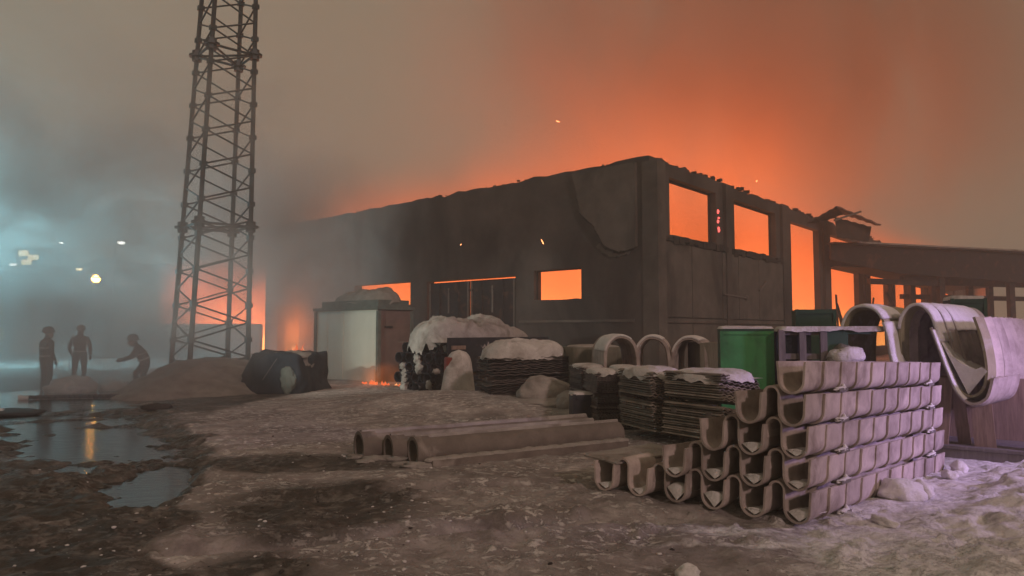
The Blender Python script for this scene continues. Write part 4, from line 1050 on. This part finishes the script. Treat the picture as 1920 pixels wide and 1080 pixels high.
for v in bm.verts:
    p = v.co.copy(); zz = p.z + 0.5
    k = mnoise.noise(Vector((p.x * 3.2, p.y * 3.2, p.z * 1.8))) * 0.22 + mnoise.noise(Vector((p.x * 9, p.y * 9, p.z * 3))) * 0.09 - 0.30 * max(0, (abs(p.x) + abs(p.y) + max(0, p.z) - 0.95))
    taper = 1.0 + 0.22 * (1 - zz)
    vs.append((p.x * 1.6 * taper * (1 + k) + 0.1 * zz, p.y * 1.5 * taper * (1 + k), zz * 1.10 * (1 + 0.55 * k + 0.05 * mnoise.noise(Vector((p.x * 4, p.y * 4, 3))))))
MB().add(vs, [[v.index for v in f.verts] for f in bm.faces]).build('tarpaulin', 'tarp', TP, smooth=True); bm.free()
snow_cap('pile_snow', 1.5, 1.15, 0.14, 'mound', TP, (0.1, 0, 0.97), 21, droop=0.22, amp=0.9)
mb = MB(); mb.lump((0.58, -0.93, 0.40), (0.22, 0.1, 0.32), 4, 0.35, 1.5, 4); mb.build('pale_flap', 'roofing', TP, smooth=True)
for (p, q) in (((-0.75, -1.0, 0.45), (-0.5, -0.86, 1.1)), ((-0.1, -1.02, 0.4), (0.2, -0.84, 0.95))):
    mb = MB(); mb.tube(p, q, 0.008, n=5); mb.build('lashing_rope', 'wood_grey', TP)

# ------------------------------------------------------------------ small ground fires
def flame_mesh(mb, x, y, z, h, w, seed):
    r = random.Random(seed); n = 7; vs = []; fs = []; lvl = 6
    for k in range(lvl + 1):
        t = k / lvl; rr = w * (math.sin(math.pi * min(1, t * 0.85 + 0.15)) ** 0.8) * (1 - t) ** 0.55 + 0.002
        dx = 0.25 * h * math.sin(t * 3.0 + seed) * t; dy = 0.1 * h * math.cos(t * 2 + seed) * t
        for i in range(n):
            a = 2 * math.pi * i / n; vs.append((x + dx + rr * math.cos(a), y + dy + rr * math.sin(a), z + h * t))
    for k in range(lvl):
        for i in range(n): fs.append((k * n + i, k * n + (i + 1) % n, (k + 1) * n + (i + 1) % n, (k + 1) * n + i))
    mb.add(vs, fs)
def vol_mat(name, build): return mat(name, build)
def fire_volume(name, label, loc, size, rz, strength, col=(1.0, 0.25, 0.06), nscale=1.2, thr=(0.4, 0.75), cat=None, top=1.0):
    def b(nt, out):
        v = coords(nt)
        ln = N(nt, 'ShaderNodeVectorMath', operation='LENGTH'); nt.links.new(v, ln.inputs[0])
        f = ramp(nt, ln.outputs['Value'], [(0.15, (1, 1, 1)), (1.0, (0, 0, 0))])
        nz = noise(nt, worldpos(nt, (1, 1, 0.45)), nscale, 3, 0.55, 0.4)
        nn = ramp(nt, nz, [(thr[0], (0, 0, 0)), (thr[1], (1, 1, 1))])
        em = math_(nt, 'MULTIPLY', math_(nt, 'MULTIPLY', f, nn), strength)
        e = N(nt, 'ShaderNodeEmission'); e.inputs[0].default_value = (*col, 1); nt.links.new(em, e.inputs[1])
        nt.links.new(e.outputs[0], out.inputs['Volume'])
    mb = MB(); mb.lump((0, 0, 0), (1, 1, 1), 0, 0, 1, 3)
    o = mb.build(name, mat(name, b)); o.location = loc; o.scale = size; o.rotation_euler = (0, 0, rz)
    return o
gf = thing('ground_fire', 'low flames licking along the ground at the foot of the cream container', 'fire', (-3.95, 21.3, gz(-3.95, 21.3)), az)
mb = MB()
for k in range(26):
    s = random.uniform(-0.9, 0.9); q = random.uniform(-0.12, 0.12) + 0.12 * s
    flame_mesh(mb, s, q, -0.03, random.uniform(0.03, 0.11) * (1.0 + 0.6 * (abs(s) < 0.4)), random.uniform(0.03, 0.06), k)
mb.build('flames', 'flame', gf, smooth=True)
mb = MB()
for k in range(14):
    s = random.uniform(-0.8, 0.7); flame_mesh(mb, s, random.uniform(-0.1, 0.0) + 0.12 * s - 0.08, -0.03, random.uniform(0.03, 0.09), 0.03, k + 40)
mb.build('flame_tips', 'flame_core', gf, smooth=True)
tag(fire_volume('fire_glow', '', (-3.95, 21.35, 0.15), (1.4, 0.7, 0.55), az, 0.5, nscale=2.0, thr=(0.35, 0.7)), kind='stuff')
point('fire_lamp', (-4.1, 21.2, 0.35), FIRE, 5, 0.15)
wf = thing('doorway_fire', 'bright fire behind the dark tarpaulin pile at the far end of the long wall', 'fire', (-8.3, 27.0, 0.0), az)
mb = MB()
for k in range(22):
    flame_mesh(mb, random.uniform(-0.6, 0.6), random.uniform(-0.2, 0.2), 0.2, random.uniform(0.4, 0.95), random.uniform(0.05, 0.12), k)
mb.build('flames', 'flame', wf, smooth=True)
mb = MB()
for k in range(10): flame_mesh(mb, random.uniform(-0.4, 0.4), random.uniform(-0.3, -0.2), 0.3, random.uniform(0.3, 0.8), 0.05, k + 60)
mb.build('flame_tips', 'flame_core', wf, smooth=True)
tag(fire_volume('fire_glow', '', (-8.3, 27.0, 1.5), (1.1, 0.9, 2.1), az, 0.55, nscale=1.0, thr=(0.3, 0.7)), kind='stuff')
point('fire_lamp', (-8.3, 26.9, 1.6), FIRE, 110, 0.4)

M['flame_hot'] = glow('flame_hot', (1.0, 0.30, 0.06), 1.5)
mb = MB(); rf = random.Random(5)
for (d_, inn, s0, s1, z0, hm) in ((FD, F_IN, 10.5 * TF, 13.7 * TF, 1.2, 3.2), (FD, F_IN, 15.3 * TF, 19.5 * TF, 1.0, 2.4), (FD, F_IN, 21.6 * TF, 25.0 * TF, 1.0, 2.4), (FD, F_IN, 1.2 * TF, 3.9 * TF, 4.6, 1.5), (FD, F_IN, 5.5 * TF, 8.8 * TF, 4.5, 1.7), (LD, L_IN, 1.95 * TL, 3.4 * TL, 2.3, 1.0), (LD, L_IN, 8.5 * TL, 11.2 * TL, 2.4, 1.0)):
    for k in range(16):
        p = d_ * rf.uniform(s0, s1) + inn * rf.uniform(1.8, 4.0)
        flame_mesh(mb, CX + p.x, CY + p.y, z0 + rf.uniform(-0.4, 0.2), hm * rf.uniform(0.35, 1.0), rf.uniform(0.10, 0.30), rf.randint(0, 999))
tag(mb.build('flame_tongues', 'flame_hot', smooth=True), kind='stuff')

# ------------------------------------------------------------------ people
def person(label, joints, edges, loc, rz, helmet=None, stripes=(), hands=()):
    me = bpy.data.meshes.new('person'); names = list(joints)
    me.from_pydata([joints[k][0] for k in names], [(names.index(a), names.index(b)) for a, b in edges], [])
    o = bpy.data.objects.new('person', me); COL.objects.link(o)
    sk = o.modifiers.new('skin', 'SKIN'); sk.use_smooth_shade = True
    ss = o.modifiers.new('sub', 'SUBSURF'); ss.levels = 2; ss.render_levels = 2
    for i, k in enumerate(names):
        v = me.skin_vertices[0].data[i]; r = joints[k][1]
        v.radius = (r, r) if not isinstance(r, tuple) else r
        v.use_root = (k == 'pelvis')
    dg = bpy.context.evaluated_depsgraph_get(); ev = o.evaluated_get(dg)
    nm = bpy.data.meshes.new_from_object(ev); o.modifiers.clear(); o.data = nm
    nm.materials.clear(); nm.materials.append(M['coat'])
    o.location = loc; o.rotation_euler = (0, 0, rz)
    tag(o, label, 'person', 'firefighters by the puddle')
    if helmet:
        mb = MB(); h = Vector(helmet)
        mb.lump(h + Vector((0, 0, 0.05)), (0.135, 0.155, 0.12), 1, 0.0, 1, 3); mb.lump(h + Vector((0, 0, 0.0)), (0.165, 0.20, 0.025), 1, 0.0, 1, 3)
        mb.build('helmet', 'helmet', o, smooth=True)
        mb = MB(); mb.lump(h + Vector((0, -0.03, -0.09)), (0.085, 0.10, 0.12), 1, 0.0, 1, 3); mb.lump(h + Vector((0, -0.135, -0.09)), (0.016, 0.022, 0.022), 1, 0, 1, 2)
        mb.build('face', 'skin', o, smooth=True)
    for (a, b, r) in stripes:
        mb = MB(); mb.tube(a, b, r, n=12); mb.build('reflective_band', 'stripe', o, smooth=False)
    for (wrist, d) in hands:
        wr = Vector(wrist); d = Vector(d).normalized(); s = d.cross(Vector((0.3, 0.9, 0.2))).normalized()
        mb = MB(); mb.tube(wr, wr + d * 0.09, 0.035, 0.04, n=8)
        for k, L in enumerate((0.06, 0.075, 0.07, 0.055)):
            b = wr + d * 0.085 + s * (k - 1.5) * 0.02
            mb.tube(b, b + d * L + Vector((0, 0, -0.01)), 0.011, 0.008, n=6)
        mb.tube(wr + d * 0.03 + s * -0.035, wr + d * 0.08 + s * -0.065, 0.012, 0.009, n=6)
        mb.build('glove', 'rubber', o, smooth=True)
    return o
E = [('pelvis', 'chest'), ('chest', 'neck'), ('neck', 'head'), ('chest', 'shl'), ('shl', 'ell'), ('ell', 'wrl'), ('chest', 'shr'), ('shr', 'elr'), ('elr', 'wrr'),
     ('pelvis', 'hpl'), ('hpl', 'knl'), ('knl', 'anl'), ('anl', 'tol'), ('pelvis', 'hpr'), ('hpr', 'knr'), ('knr', 'anr'), ('anr', 'tor')]
stand = {'pelvis': ((0, 0, 0.95), 0.17), 'chest': ((0, 0.02, 1.32), 0.19), 'neck': ((0, 0, 1.52), 0.075), 'head': ((0, -0.02, 1.68), 0.095),
         'shl': ((-0.21, 0, 1.43), 0.085), 'ell': ((-0.29, 0.02, 1.14), 0.066), 'wrl': ((-0.27, -0.1, 0.90), 0.045),
         'shr': ((0.21, 0, 1.43), 0.085), 'elr': ((0.30, 0.0, 1.15), 0.066), 'wrr': ((0.26, -0.18, 0.96), 0.045),
         'hpl': ((-0.11, 0, 0.88), 0.125), 'knl': ((-0.13, -0.03, 0.49), 0.085), 'anl': ((-0.14, 0.02, 0.09), 0.062), 'tol': ((-0.15, -0.16, 0.05), 0.05),
         'hpr': ((0.11, 0, 0.88), 0.125), 'knr': ((0.13, -0.02, 0.49), 0.085), 'anr': ((0.14, 0.03, 0.09), 0.062), 'tor': ((0.16, -0.15, 0.05), 0.05)}
bend = dict(stand)
bend.update({'pelvis': ((0, 0.1, 0.82), 0.17), 'chest': ((0, -0.08, 1.14), 0.19), 'neck': ((0, -0.17, 1.32), 0.075), 'head': ((0, -0.25, 1.45), 0.095),
             'shl': ((-0.21, -0.12, 1.24), 0.085), 'ell': ((-0.27, -0.26, 0.98), 0.066), 'wrl': ((-0.16, -0.5, 0.92), 0.045),
             'shr': ((0.21, -0.12, 1.24), 0.085), 'elr': ((0.27, -0.28, 1.0), 0.066), 'wrr': ((0.10, -0.55, 0.88), 0.045),
             'hpl': ((-0.11, 0.1, 0.76), 0.125), 'knl': ((-0.15, -0.18, 0.46), 0.085), 'anl': ((-0.14, 0.03, 0.09), 0.062), 'tol': ((-0.15, -0.16, 0.05), 0.05),
             'hpr': ((0.11, 0.1, 0.76), 0.125), 'knr': ((0.15, 0.0, 0.42), 0.085), 'anr': ((0.15, 0.30, 0.09), 0.062), 'tor': ((0.16, 0.12, 0.05), 0.05)})
person('firefighter in dark coat standing nearest the puddle, one arm forward', stand, E, (-13.2, 20.2, gz(-13.2, 20.2) - 0.02), R(150), (0, -0.02, 1.72), [((0, 0, 1.02), (0, 0, 1.06), 0.185), ((0, 0.02, 1.25), (0, 0.02, 1.29), 0.205)], [((-0.27, -0.1, 0.90), (0.1, -0.3, -0.9)), ((0.26, -0.18, 0.96), (-0.1, -0.6, -0.6))])
person('firefighter silhouette between the puddle and the snow heap, facing the fire', stand, E, (-13.6, 22.4, gz(-13.6, 22.4) - 0.02), R(200), (0, -0.02, 1.72), [((0, 0, 1.02), (0, 0, 1.06), 0.185)], [((-0.27, -0.1, 0.90), (0.1, -0.3, -0.9)), ((0.26, -0.18, 0.96), (-0.1, -0.6, -0.6))])
person('firefighter bending forward with a hose just left of the tower mound', bend, E, (-10.9, 21.0, gz(-10.9, 21.0) - 0.02), R(-55), (0, -0.26, 1.49), [((0, 0.05, 0.90), (0, 0.035, 0.94), 0.19), ((0, -0.05, 1.06), (0, -0.065, 1.10), 0.21)], [((-0.16, -0.5, 0.92), (0.4, -0.8, 0.0)), ((0.10, -0.55, 0.88), (0.0, -0.9, 0.0))])

# hoses and things lying in the slush
def hose(name, label, pts, r, m='rubber', cat='hose'):
    P = catmull(pts, 8); mb = MB()
    for a, b in zip(P[:-1], P[1:]):
        za, zb_ = max(gz(a[0], a[1]), WATER_Z) + r, max(gz(b[0], b[1]), WATER_Z) + r
        mb.tube((a[0], a[1], za), (b[0], b[1], zb_), r, n=7)
    return tag(mb.build(name, m, smooth=True), label, cat)
hose('fire_hose', 'dark fire hose curving over the slush below the snow heap', [(-12.0, 17.6), (-11.2, 17.9), (-10.3, 18.0), (-9.3, 17.9), (-8.4, 17.8)], 0.05)
t = thing('hose_coupling', 'bright metal hose coupling at the left end of the dark hose', 'coupling', (-12.05, 17.55, -0.05))
mb = MB(); mb.tube((0, 0, 0), (0.14, 0.06, 0.0), 0.06, n=10); mb.build('collar', 'stripe', t); mb = MB(); mb.tube((-0.06, -0.02, 0), (0.02, 0.01, 0), 0.075, n=10); mb.build('ring', 'stripe', t)
t = thing('drain_cover', 'dark round hatch with a bright fitting lying in the slush at the left edge', 'hatch', (-10.3, 14.6, WATER_Z + 0.03))
mb = MB(); mb.lump((0, 0, 0), (0.75, 0.55, 0.07), 2, 0.12, 1.5, 3); mb.build('hatch_body', 'rubber', t, smooth=True)
mb = MB(); mb.tube((-0.1, -0.25, 0.05), (0.08, -0.22, 0.07), 0.045, n=8); mb.build('fitting', 'stripe', t)
mb = MB(); mb.lump((0, 0, 0), (0.33, 0.2, 0.09), 5, 0.35, 1.8, 3); o = mb.build('charred_lump', 'char', smooth=True); o.location = (-7.5, 15.1, gz(-7.5, 15.1) + 0.03); tag(o, 'small charred lump lying on the slush in front of the tower mound', 'debris')
mb = MB()
for k in range(9): mb.lump((random.uniform(-0.9, 0.9), random.uniform(-0.4, 0.4), 0.1 + 0.15 * random.random()), (random.uniform(0.25, 0.5), 0.3, random.uniform(0.12, 0.34)), k, 0.4, 2.0, 3)
o = mb.build('snow_heap', 'ice', smooth=True); o.location = (-11.6, 20.0, gz(-11.6, 20.0)); tag(o, 'broken heap of snow and ice slabs among the firefighters', 'snow heap')

# ice and snow chunks on the near ground
G_C = 'loose snow chunks by the trough stack'
for k, (x, y, sx, sy, sz, lb) in enumerate(((3.80, 7.05, 0.22, 0.17, 0.12, 'biggest loose snow block beside the trough stack'), (5.35, 8.6, 0.10, 0.09, 0.08, 'small round snowball before the plank crate'), (3.15, 6.1, 0.13, 0.07, 0.05, 'flat snow flake shaped chunk near the stack corner'), (4.05, 7.15, 0.13, 0.12, 0.10, 'snow lump touching the right side of the biggest block'), (1.15, 4.75, 0.10, 0.07, 0.05, 'pale ice chunk at the bottom edge of the yard'), (4.9, 8.05, 0.09, 0.08, 0.06, 'snow lump beside the far end of the troughs'))):
    mb = MB(); mb.lump((0, 0, 0), (sx, sy, sz), k + 3, 0.35, 1.7, 3); o = mb.build('snow_chunk', 'clean_snow', smooth=True); o.location = (x, y, gz(x, y) + sz * 0.5); o.rotation_euler = (0, 0, k); tag(o, lb, 'snow chunk', G_C)
lm = []
for k in range(5):
    q = MB(); q.lump((0, 0, 0), (1, 0.8, 0.6), k + 20, 0.45, 1.9, 2); lm.append(q)
mbs = MB(); mbd = MB()
for k in range(5200):
    y = 3.3 + 10 * random.random() ** 1.6; x = random.uniform(-0.85 * y, 0.95 * y)
    md = float(mudmask(np.array([x]), np.array([y]))[0])
    if ORI.x - 0.1 < x < 5 and 5.9 < y < 9: continue
    if float(fbm(np.array([x * 0.9]), np.array([y * 0.9]), 120, 3)[0]) < random.uniform(-0.1, 0.35): continue
    if seg_dist(np.array([x]), np.array([y]), PUD)[0] < 0.9: continue
    q = random.choice(lm); s = 0.004 + 0.020 * random.random() ** 5; a = random.uniform(0, 6.28); ca, sa = math.cos(a) * s, math.sin(a) * s
    z = gz(x, y) + s * 0.25
    (mbd if random.random() < (0.5 if md > 0.5 else 0.12) else mbs).add([(x + v[0] * ca - v[1] * sa, y + v[0] * sa + v[1] * ca, z + v[2] * s * 0.7) for v in q.v], q.f)
tag(mbs.build('snow_crumbs', 'clean_snow', smooth=True), kind='stuff')
tag(mbd.build('mud_clods', 'char', smooth=True), kind='stuff')

# ------------------------------------------------------------------ far lamps on the left, lamp on the right
def street_lamp(label, x, y, h, arm, m, head=(0.55, 0.25, 0.12)):
    t = thing('street_lamp', label, 'street lamp', (x, y, gz(x, y)), 0)
    mb = MB(); mb.tube((0, 0, 0), (0, 0, h + 0.1), 0.11, 0.06, n=8); mb.build('pole', 'dark_steel', t)
    mb = MB(); mb.tube((0, 0, h + 0.05), (arm, -0.2, h + 0.12), 0.04, n=6); mb.build('arm', 'dark_steel', t)
    mb = MB(); mb.box((arm, -0.2, h + 0.16), (head[0], head[1], 0.08)); mb.build('lamp_housing', 'dark_steel', t)
    mb = MB(); mb.lump((arm, -0.2, h + 0.08), (head[0] * 0.4, head[1] * 0.5, head[2]), 1, 0, 1, 2); mb.build('lamp_glass', m, t, smooth=True)
    return t
street_lamp('white lit street lamp on a pole near the left edge', -32.0, 45, 5.7, 0.35, 'lamp_white')
street_lamp('white lit street lamp with a long arm, highest and nearest the tower', -31.5, 56, 8.5, 0.6, 'lamp_white', (0.8, 0.3, 0.14))
street_lamp('small white lit lamp left of the long armed one', -45.0, 70, 10.2, 0.4, 'lamp_white')
street_lamp('warm lit pair lamp in the middle of the smoke', -30.8, 50, 5.85, 0.3, 'lamp_warm')
street_lamp('amber lit lamp lowest in the smoke, its light streaking the puddle', -24.0, 40.5, 4.45, 0.3, 'lamp_amber', (0.6, 0.3, 0.2))
HS = thing('yellow_lit_house', 'narrow house with yellow lit windows under the lamp at the left edge', 'house', (-36.6, 52.5, gz(-36, 52)), R(-20))
mb = MB(); mb.box((0, 0, 2.0), (3.2, 3.0, 4.0)); mb.build('wall', 'cream', HS)
mb = MB(); mb.add([(-1.8, -1.7, 4.0), (1.8, -1.7, 4.0), (1.8, 1.7, 4.0), (-1.8, 1.7, 4.0), (0, -1.7, 5.4), (0, 1.7, 5.4)], [(0, 1, 4), (2, 3, 5), (1, 2, 5, 4), (3, 0, 4, 5), (3, 2, 1, 0)]); mb.build('roof', 'soot_snow', HS)
for (x, z) in ((-0.8, 2.9), (0.6, 2.9), (-0.8, 1.4), (0.6, 1.4)):
    mb = MB(); mb.box((x, -1.51, z), (0.85, 0.06, 1.0)); f = mb.build('window', 'dark_steel', HS)
    mb = MB(); mb.box((x, -1.545, z), (0.7, 0.03, 0.85)); mb.build('pane', 'window_yellow', f)  # added panes, glowing in place of the lamplight on the wall
HB = thing('lit_block', 'distant block with yellow lit upper windows behind the smoke', 'building', (-60, 88, 0), 0)
mb = MB(); mb.box((1.6, 0, 4.6), (4.4, 6, 13.6)); mb.build('wall', 'concrete', HB)
for (x, z, wd, hh) in ((1.2, 10.9, 1.1, 0.7), (2.4, 10.4, 1.2, 0.6), (1.6, 9.8, 1.2, 0.6)):
    mb = MB(); mb.box((x, -3.02, z), (wd, 0.08, hh)); mb.build('window', 'lamp_warm', HB)
t = thing('work_lamp', 'small bright warm lamp shining low under the canopy at the right edge', 'lamp', (23.6, 33.6, 0), 0)
mb = MB(); mb.tube((0, 0, 0), (0, 0, 1.9), 0.05, n=6); mb.build('pole', 'dark_steel', t)
mb = MB(); mb.box((0, 0.1, 2.03), (0.34, 0.14, 0.26)); mb.build('lamp_housing', 'dark_steel', t)
mb = MB(); mb.lump((0, 0, 2.03), (0.14, 0.06, 0.10), 1, 0, 1, 2); mb.build('lamp_glass', 'lamp_warm', t, smooth=True)

# ------------------------------------------------------------------ sparks
for k, (x, y, z, dx, dz, m) in enumerate(((1.9, 30, 10.6, 0.16, -0.05, 'ember'), (10.1, 29, 7.75, 0.05, 0.06, 'ember'), (1.1, 24.6, 4.62, -0.08, 0.16, 'ember'), (-1.9, 26, 4.75, 0.03, 0.04, 'ember'))):
    mb = MB(); mb.tube((0, 0, 0), (dx, 0.02, dz), 0.016, 0.008, n=5); o = mb.build('spark', m); o.location = (x, y, z)
    tag(o, ('glowing spark drifting high above the roof line', 'glowing spark just above the facade roof edge', 'glowing spark above the square window of the long wall', 'faint spark against the dark long wall')[k], 'spark', 'sparks over the fire')
mb = MB()
for (q, z) in ((0, 6.35), (0.05, 6.1), (-0.02, 5.95), (0.02, 5.68), (0.05, 5.6)):
    mb.lump(FD * (4.14 * TF + q) - F_IN * 0.02 + Vector((0, 0, z)), (0.05, 0.05, random.uniform(0.04, 0.09)), 3, 0.4, 2, 2)
mb.build('glowing_embers', 'ember_pink', BLD)

# ------------------------------------------------------------------ fire and smoke volumes
def falloff_box(nt, lo=0.55):
    """1 in the middle of a unit box, fading to 0 at its faces"""
    v = coords(nt); sx = N(nt, 'ShaderNodeSeparateXYZ'); nt.links.new(v, sx.inputs[0])
    f = None
    for k in range(3):
        a = math_(nt, 'ABSOLUTE', sx.outputs[k])
        m = N(nt, 'ShaderNodeMapRange'); m.interpolation_type = 'SMOOTHSTEP'; nt.links.new(a, m.inputs[0])
        m.inputs['From Min'].default_value = 1.0; m.inputs['From Max'].default_value = lo
        f = m.outputs[0] if f is None else math_(nt, 'MULTIPLY', f, m.outputs[0])
    return f, sx
def vbox(name, loc, half, rz, m):
    mb = MB(); mb.box((0, 0, 0), (2, 2, 2)); o = mb.build(name, m); o.location = loc; o.scale = half; o.rotation_euler = (0, 0, rz)
    return tag(o, kind='stuff')
def interior_fire(nt, out):
    v = coords(nt); sx = N(nt, 'ShaderNodeSeparateXYZ'); nt.links.new(v, sx.inputs[0])
    h = N(nt, 'ShaderNodeMapRange'); h.interpolation_type = 'SMOOTHSTEP'; nt.links.new(sx.outputs[2], h.inputs[0])
    h.inputs['From Min'].default_value = 1.0; h.inputs['From Max'].default_value = -0.55
    nz = noise(nt, worldpos(nt, (1, 1, 0.5)), 0.16, 3, 0.55, 0.6)
    nn = ramp(nt, nz, [(0.36, (0.66, 0.66, 0.66)), (0.62, (1.4, 1.4, 1.4))])
    em = math_(nt, 'MULTIPLY', math_(nt, 'MULTIPLY', h.outputs[0], nn), 0.24)
    e = N(nt, 'ShaderNodeEmission'); nt.links.new(ramp(nt, math_(nt, 'ADD', math_(nt, 'MULTIPLY', sx.outputs[2], 0.5), 0.5), [(0.02, (1.45, 0.50, 0.11)), (0.30, (1.25, 0.245, 0.065)), (0.62, (1.0, 0.16, 0.035))]), e.inputs[0]); nt.links.new(em, e.inputs[1])
    ab = N(nt, 'ShaderNodeVolumeAbsorption'); ab.inputs[0].default_value = (0, 0, 0, 1); nt.links.new(math_(nt, 'MULTIPLY', h.outputs[0], 0.24), ab.inputs[1])
    ad = N(nt, 'ShaderNodeAddShader'); nt.links.new(e.outputs[0], ad.inputs[0]); nt.links.new(ab.outputs[0], ad.inputs[1])
    nt.links.new(ad.outputs[0], out.inputs['Volume'])
FC = Vector((CX, CY, 0))
Ll, Lf = 17.1 * TL, 62 * TF
c = FC + LD * (Ll / 2 + 0.1) + FD * (Lf / 2 + 0.1)
vbox('flames', (c.x, c.y, 5.6), (Ll / 2 - 0.7, Lf / 2 - 0.7, 5.4), math.atan2(LD.y, LD.x), mat('interior_fire', interior_fire))
# fire beyond the left end, behind the low wall
c2 = FC + LD * (Ll + 8.3) + FD * 2.2
vbox('flames', (c2.x, c2.y, 3.3), (4.6, 3.2, 3.4), math.atan2(LD.y, LD.x), mat('interior_fire_left', interior_fire))
for n_ in bpy.data.materials['interior_fire_left'].node_tree.nodes:
    if n_.type == 'VALTORGB':
        for e_ in n_.color_ramp.elements:
            if e_.color[1] < 0.6 * e_.color[0]: e_.color = [v_ * 8.0 for v_ in e_.color[:3]] + [1]

def smoke(density, col, nscale, thr, lo=0.4, stretch=(1, 1, 1), dist=0.8, aniso=0.0, base=0.0):
    def b(nt, out):
        f, sx = falloff_box(nt, lo)
        nz = noise(nt, worldpos(nt, stretch), nscale, 5, 0.6, dist)
        nn = ramp(nt, nz, [(thr[0], (base, base, base)), (thr[1], (1, 1, 1))])
        d = math_(nt, 'MULTIPLY', math_(nt, 'MULTIPLY', f, nn), density)
        p = N(nt, 'ShaderNodeVolumePrincipled')
        p.inputs['Color'].default_value = (*col, 1); p.inputs['Anisotropy'].default_value = aniso
        p.inputs['Density Attribute'].default_value = ''
        nt.links.new(d, p.inputs['Density']); nt.links.new(p.outputs[0], out.inputs['Volume'])
    return b
vbox('smoke', (15, 46, 20), (25, 18, 13.2), R(20), mat('plume_smoke', smoke(0.26, (0.58, 0.46, 0.37), 0.085, (0.44, 0.57), 0.1, stretch=(1, 1, 0.6), dist=1.6, base=0.06)))
vbox('smoke', (-17, 23.0, 4.4), (14, 12.0, 6.0), R(8), mat('drift_smoke', smoke(0.36, (0.76, 0.78, 0.78), 0.26, (0.46, 0.58), 0.3, stretch=(1, 1, 1.3), dist=1.2, base=0.16)))
vbox('smoke', (-13.2, 18.6, 0.9), (6.5, 3.4, 2.3), R(8), mat('ground_smoke', smoke(0.22, (0.66, 0.68, 0.68), 0.5, (0.40, 0.62), 0.35, base=0.5)))
vbox('smoke', (-8.6, 29.2, 4.4), (5.2, 2.6, 5.0), math.atan2(LD.y, LD.x), mat('wall_smoke', smoke(0.8, (0.5, 0.45, 0.42), 0.34, (0.38, 0.7), 0.25, stretch=(1, 1, 0.6))))

# ------------------------------------------------------------------ haze
def haze(nt, out):
    p = N(nt, 'ShaderNodeVolumePrincipled')
    p.inputs['Color'].default_value = (0.86, 0.84, 0.80, 1); p.inputs['Density'].default_value = 0.0055
    p.inputs['Anisotropy'].default_value = 0.1
    nt.links.new(p.outputs[0], out.inputs['Volume'])
zlo = float(Z.min()) - 1.0
gx0, gx1, gy0, gy1 = float(gx.min()) - 5, float(gx.max()) + 5, float(gy.min()) - 5, float(gy.max()) + 5
mb = MB(); mb.box(((gx0 + gx1) / 2, (gy0 + gy1) / 2, (zlo + 34) / 2), (gx1 - gx0, gy1 - gy0, 34 - zlo))
tag(mb.build('haze', mat('haze', haze)), kind='stuff')
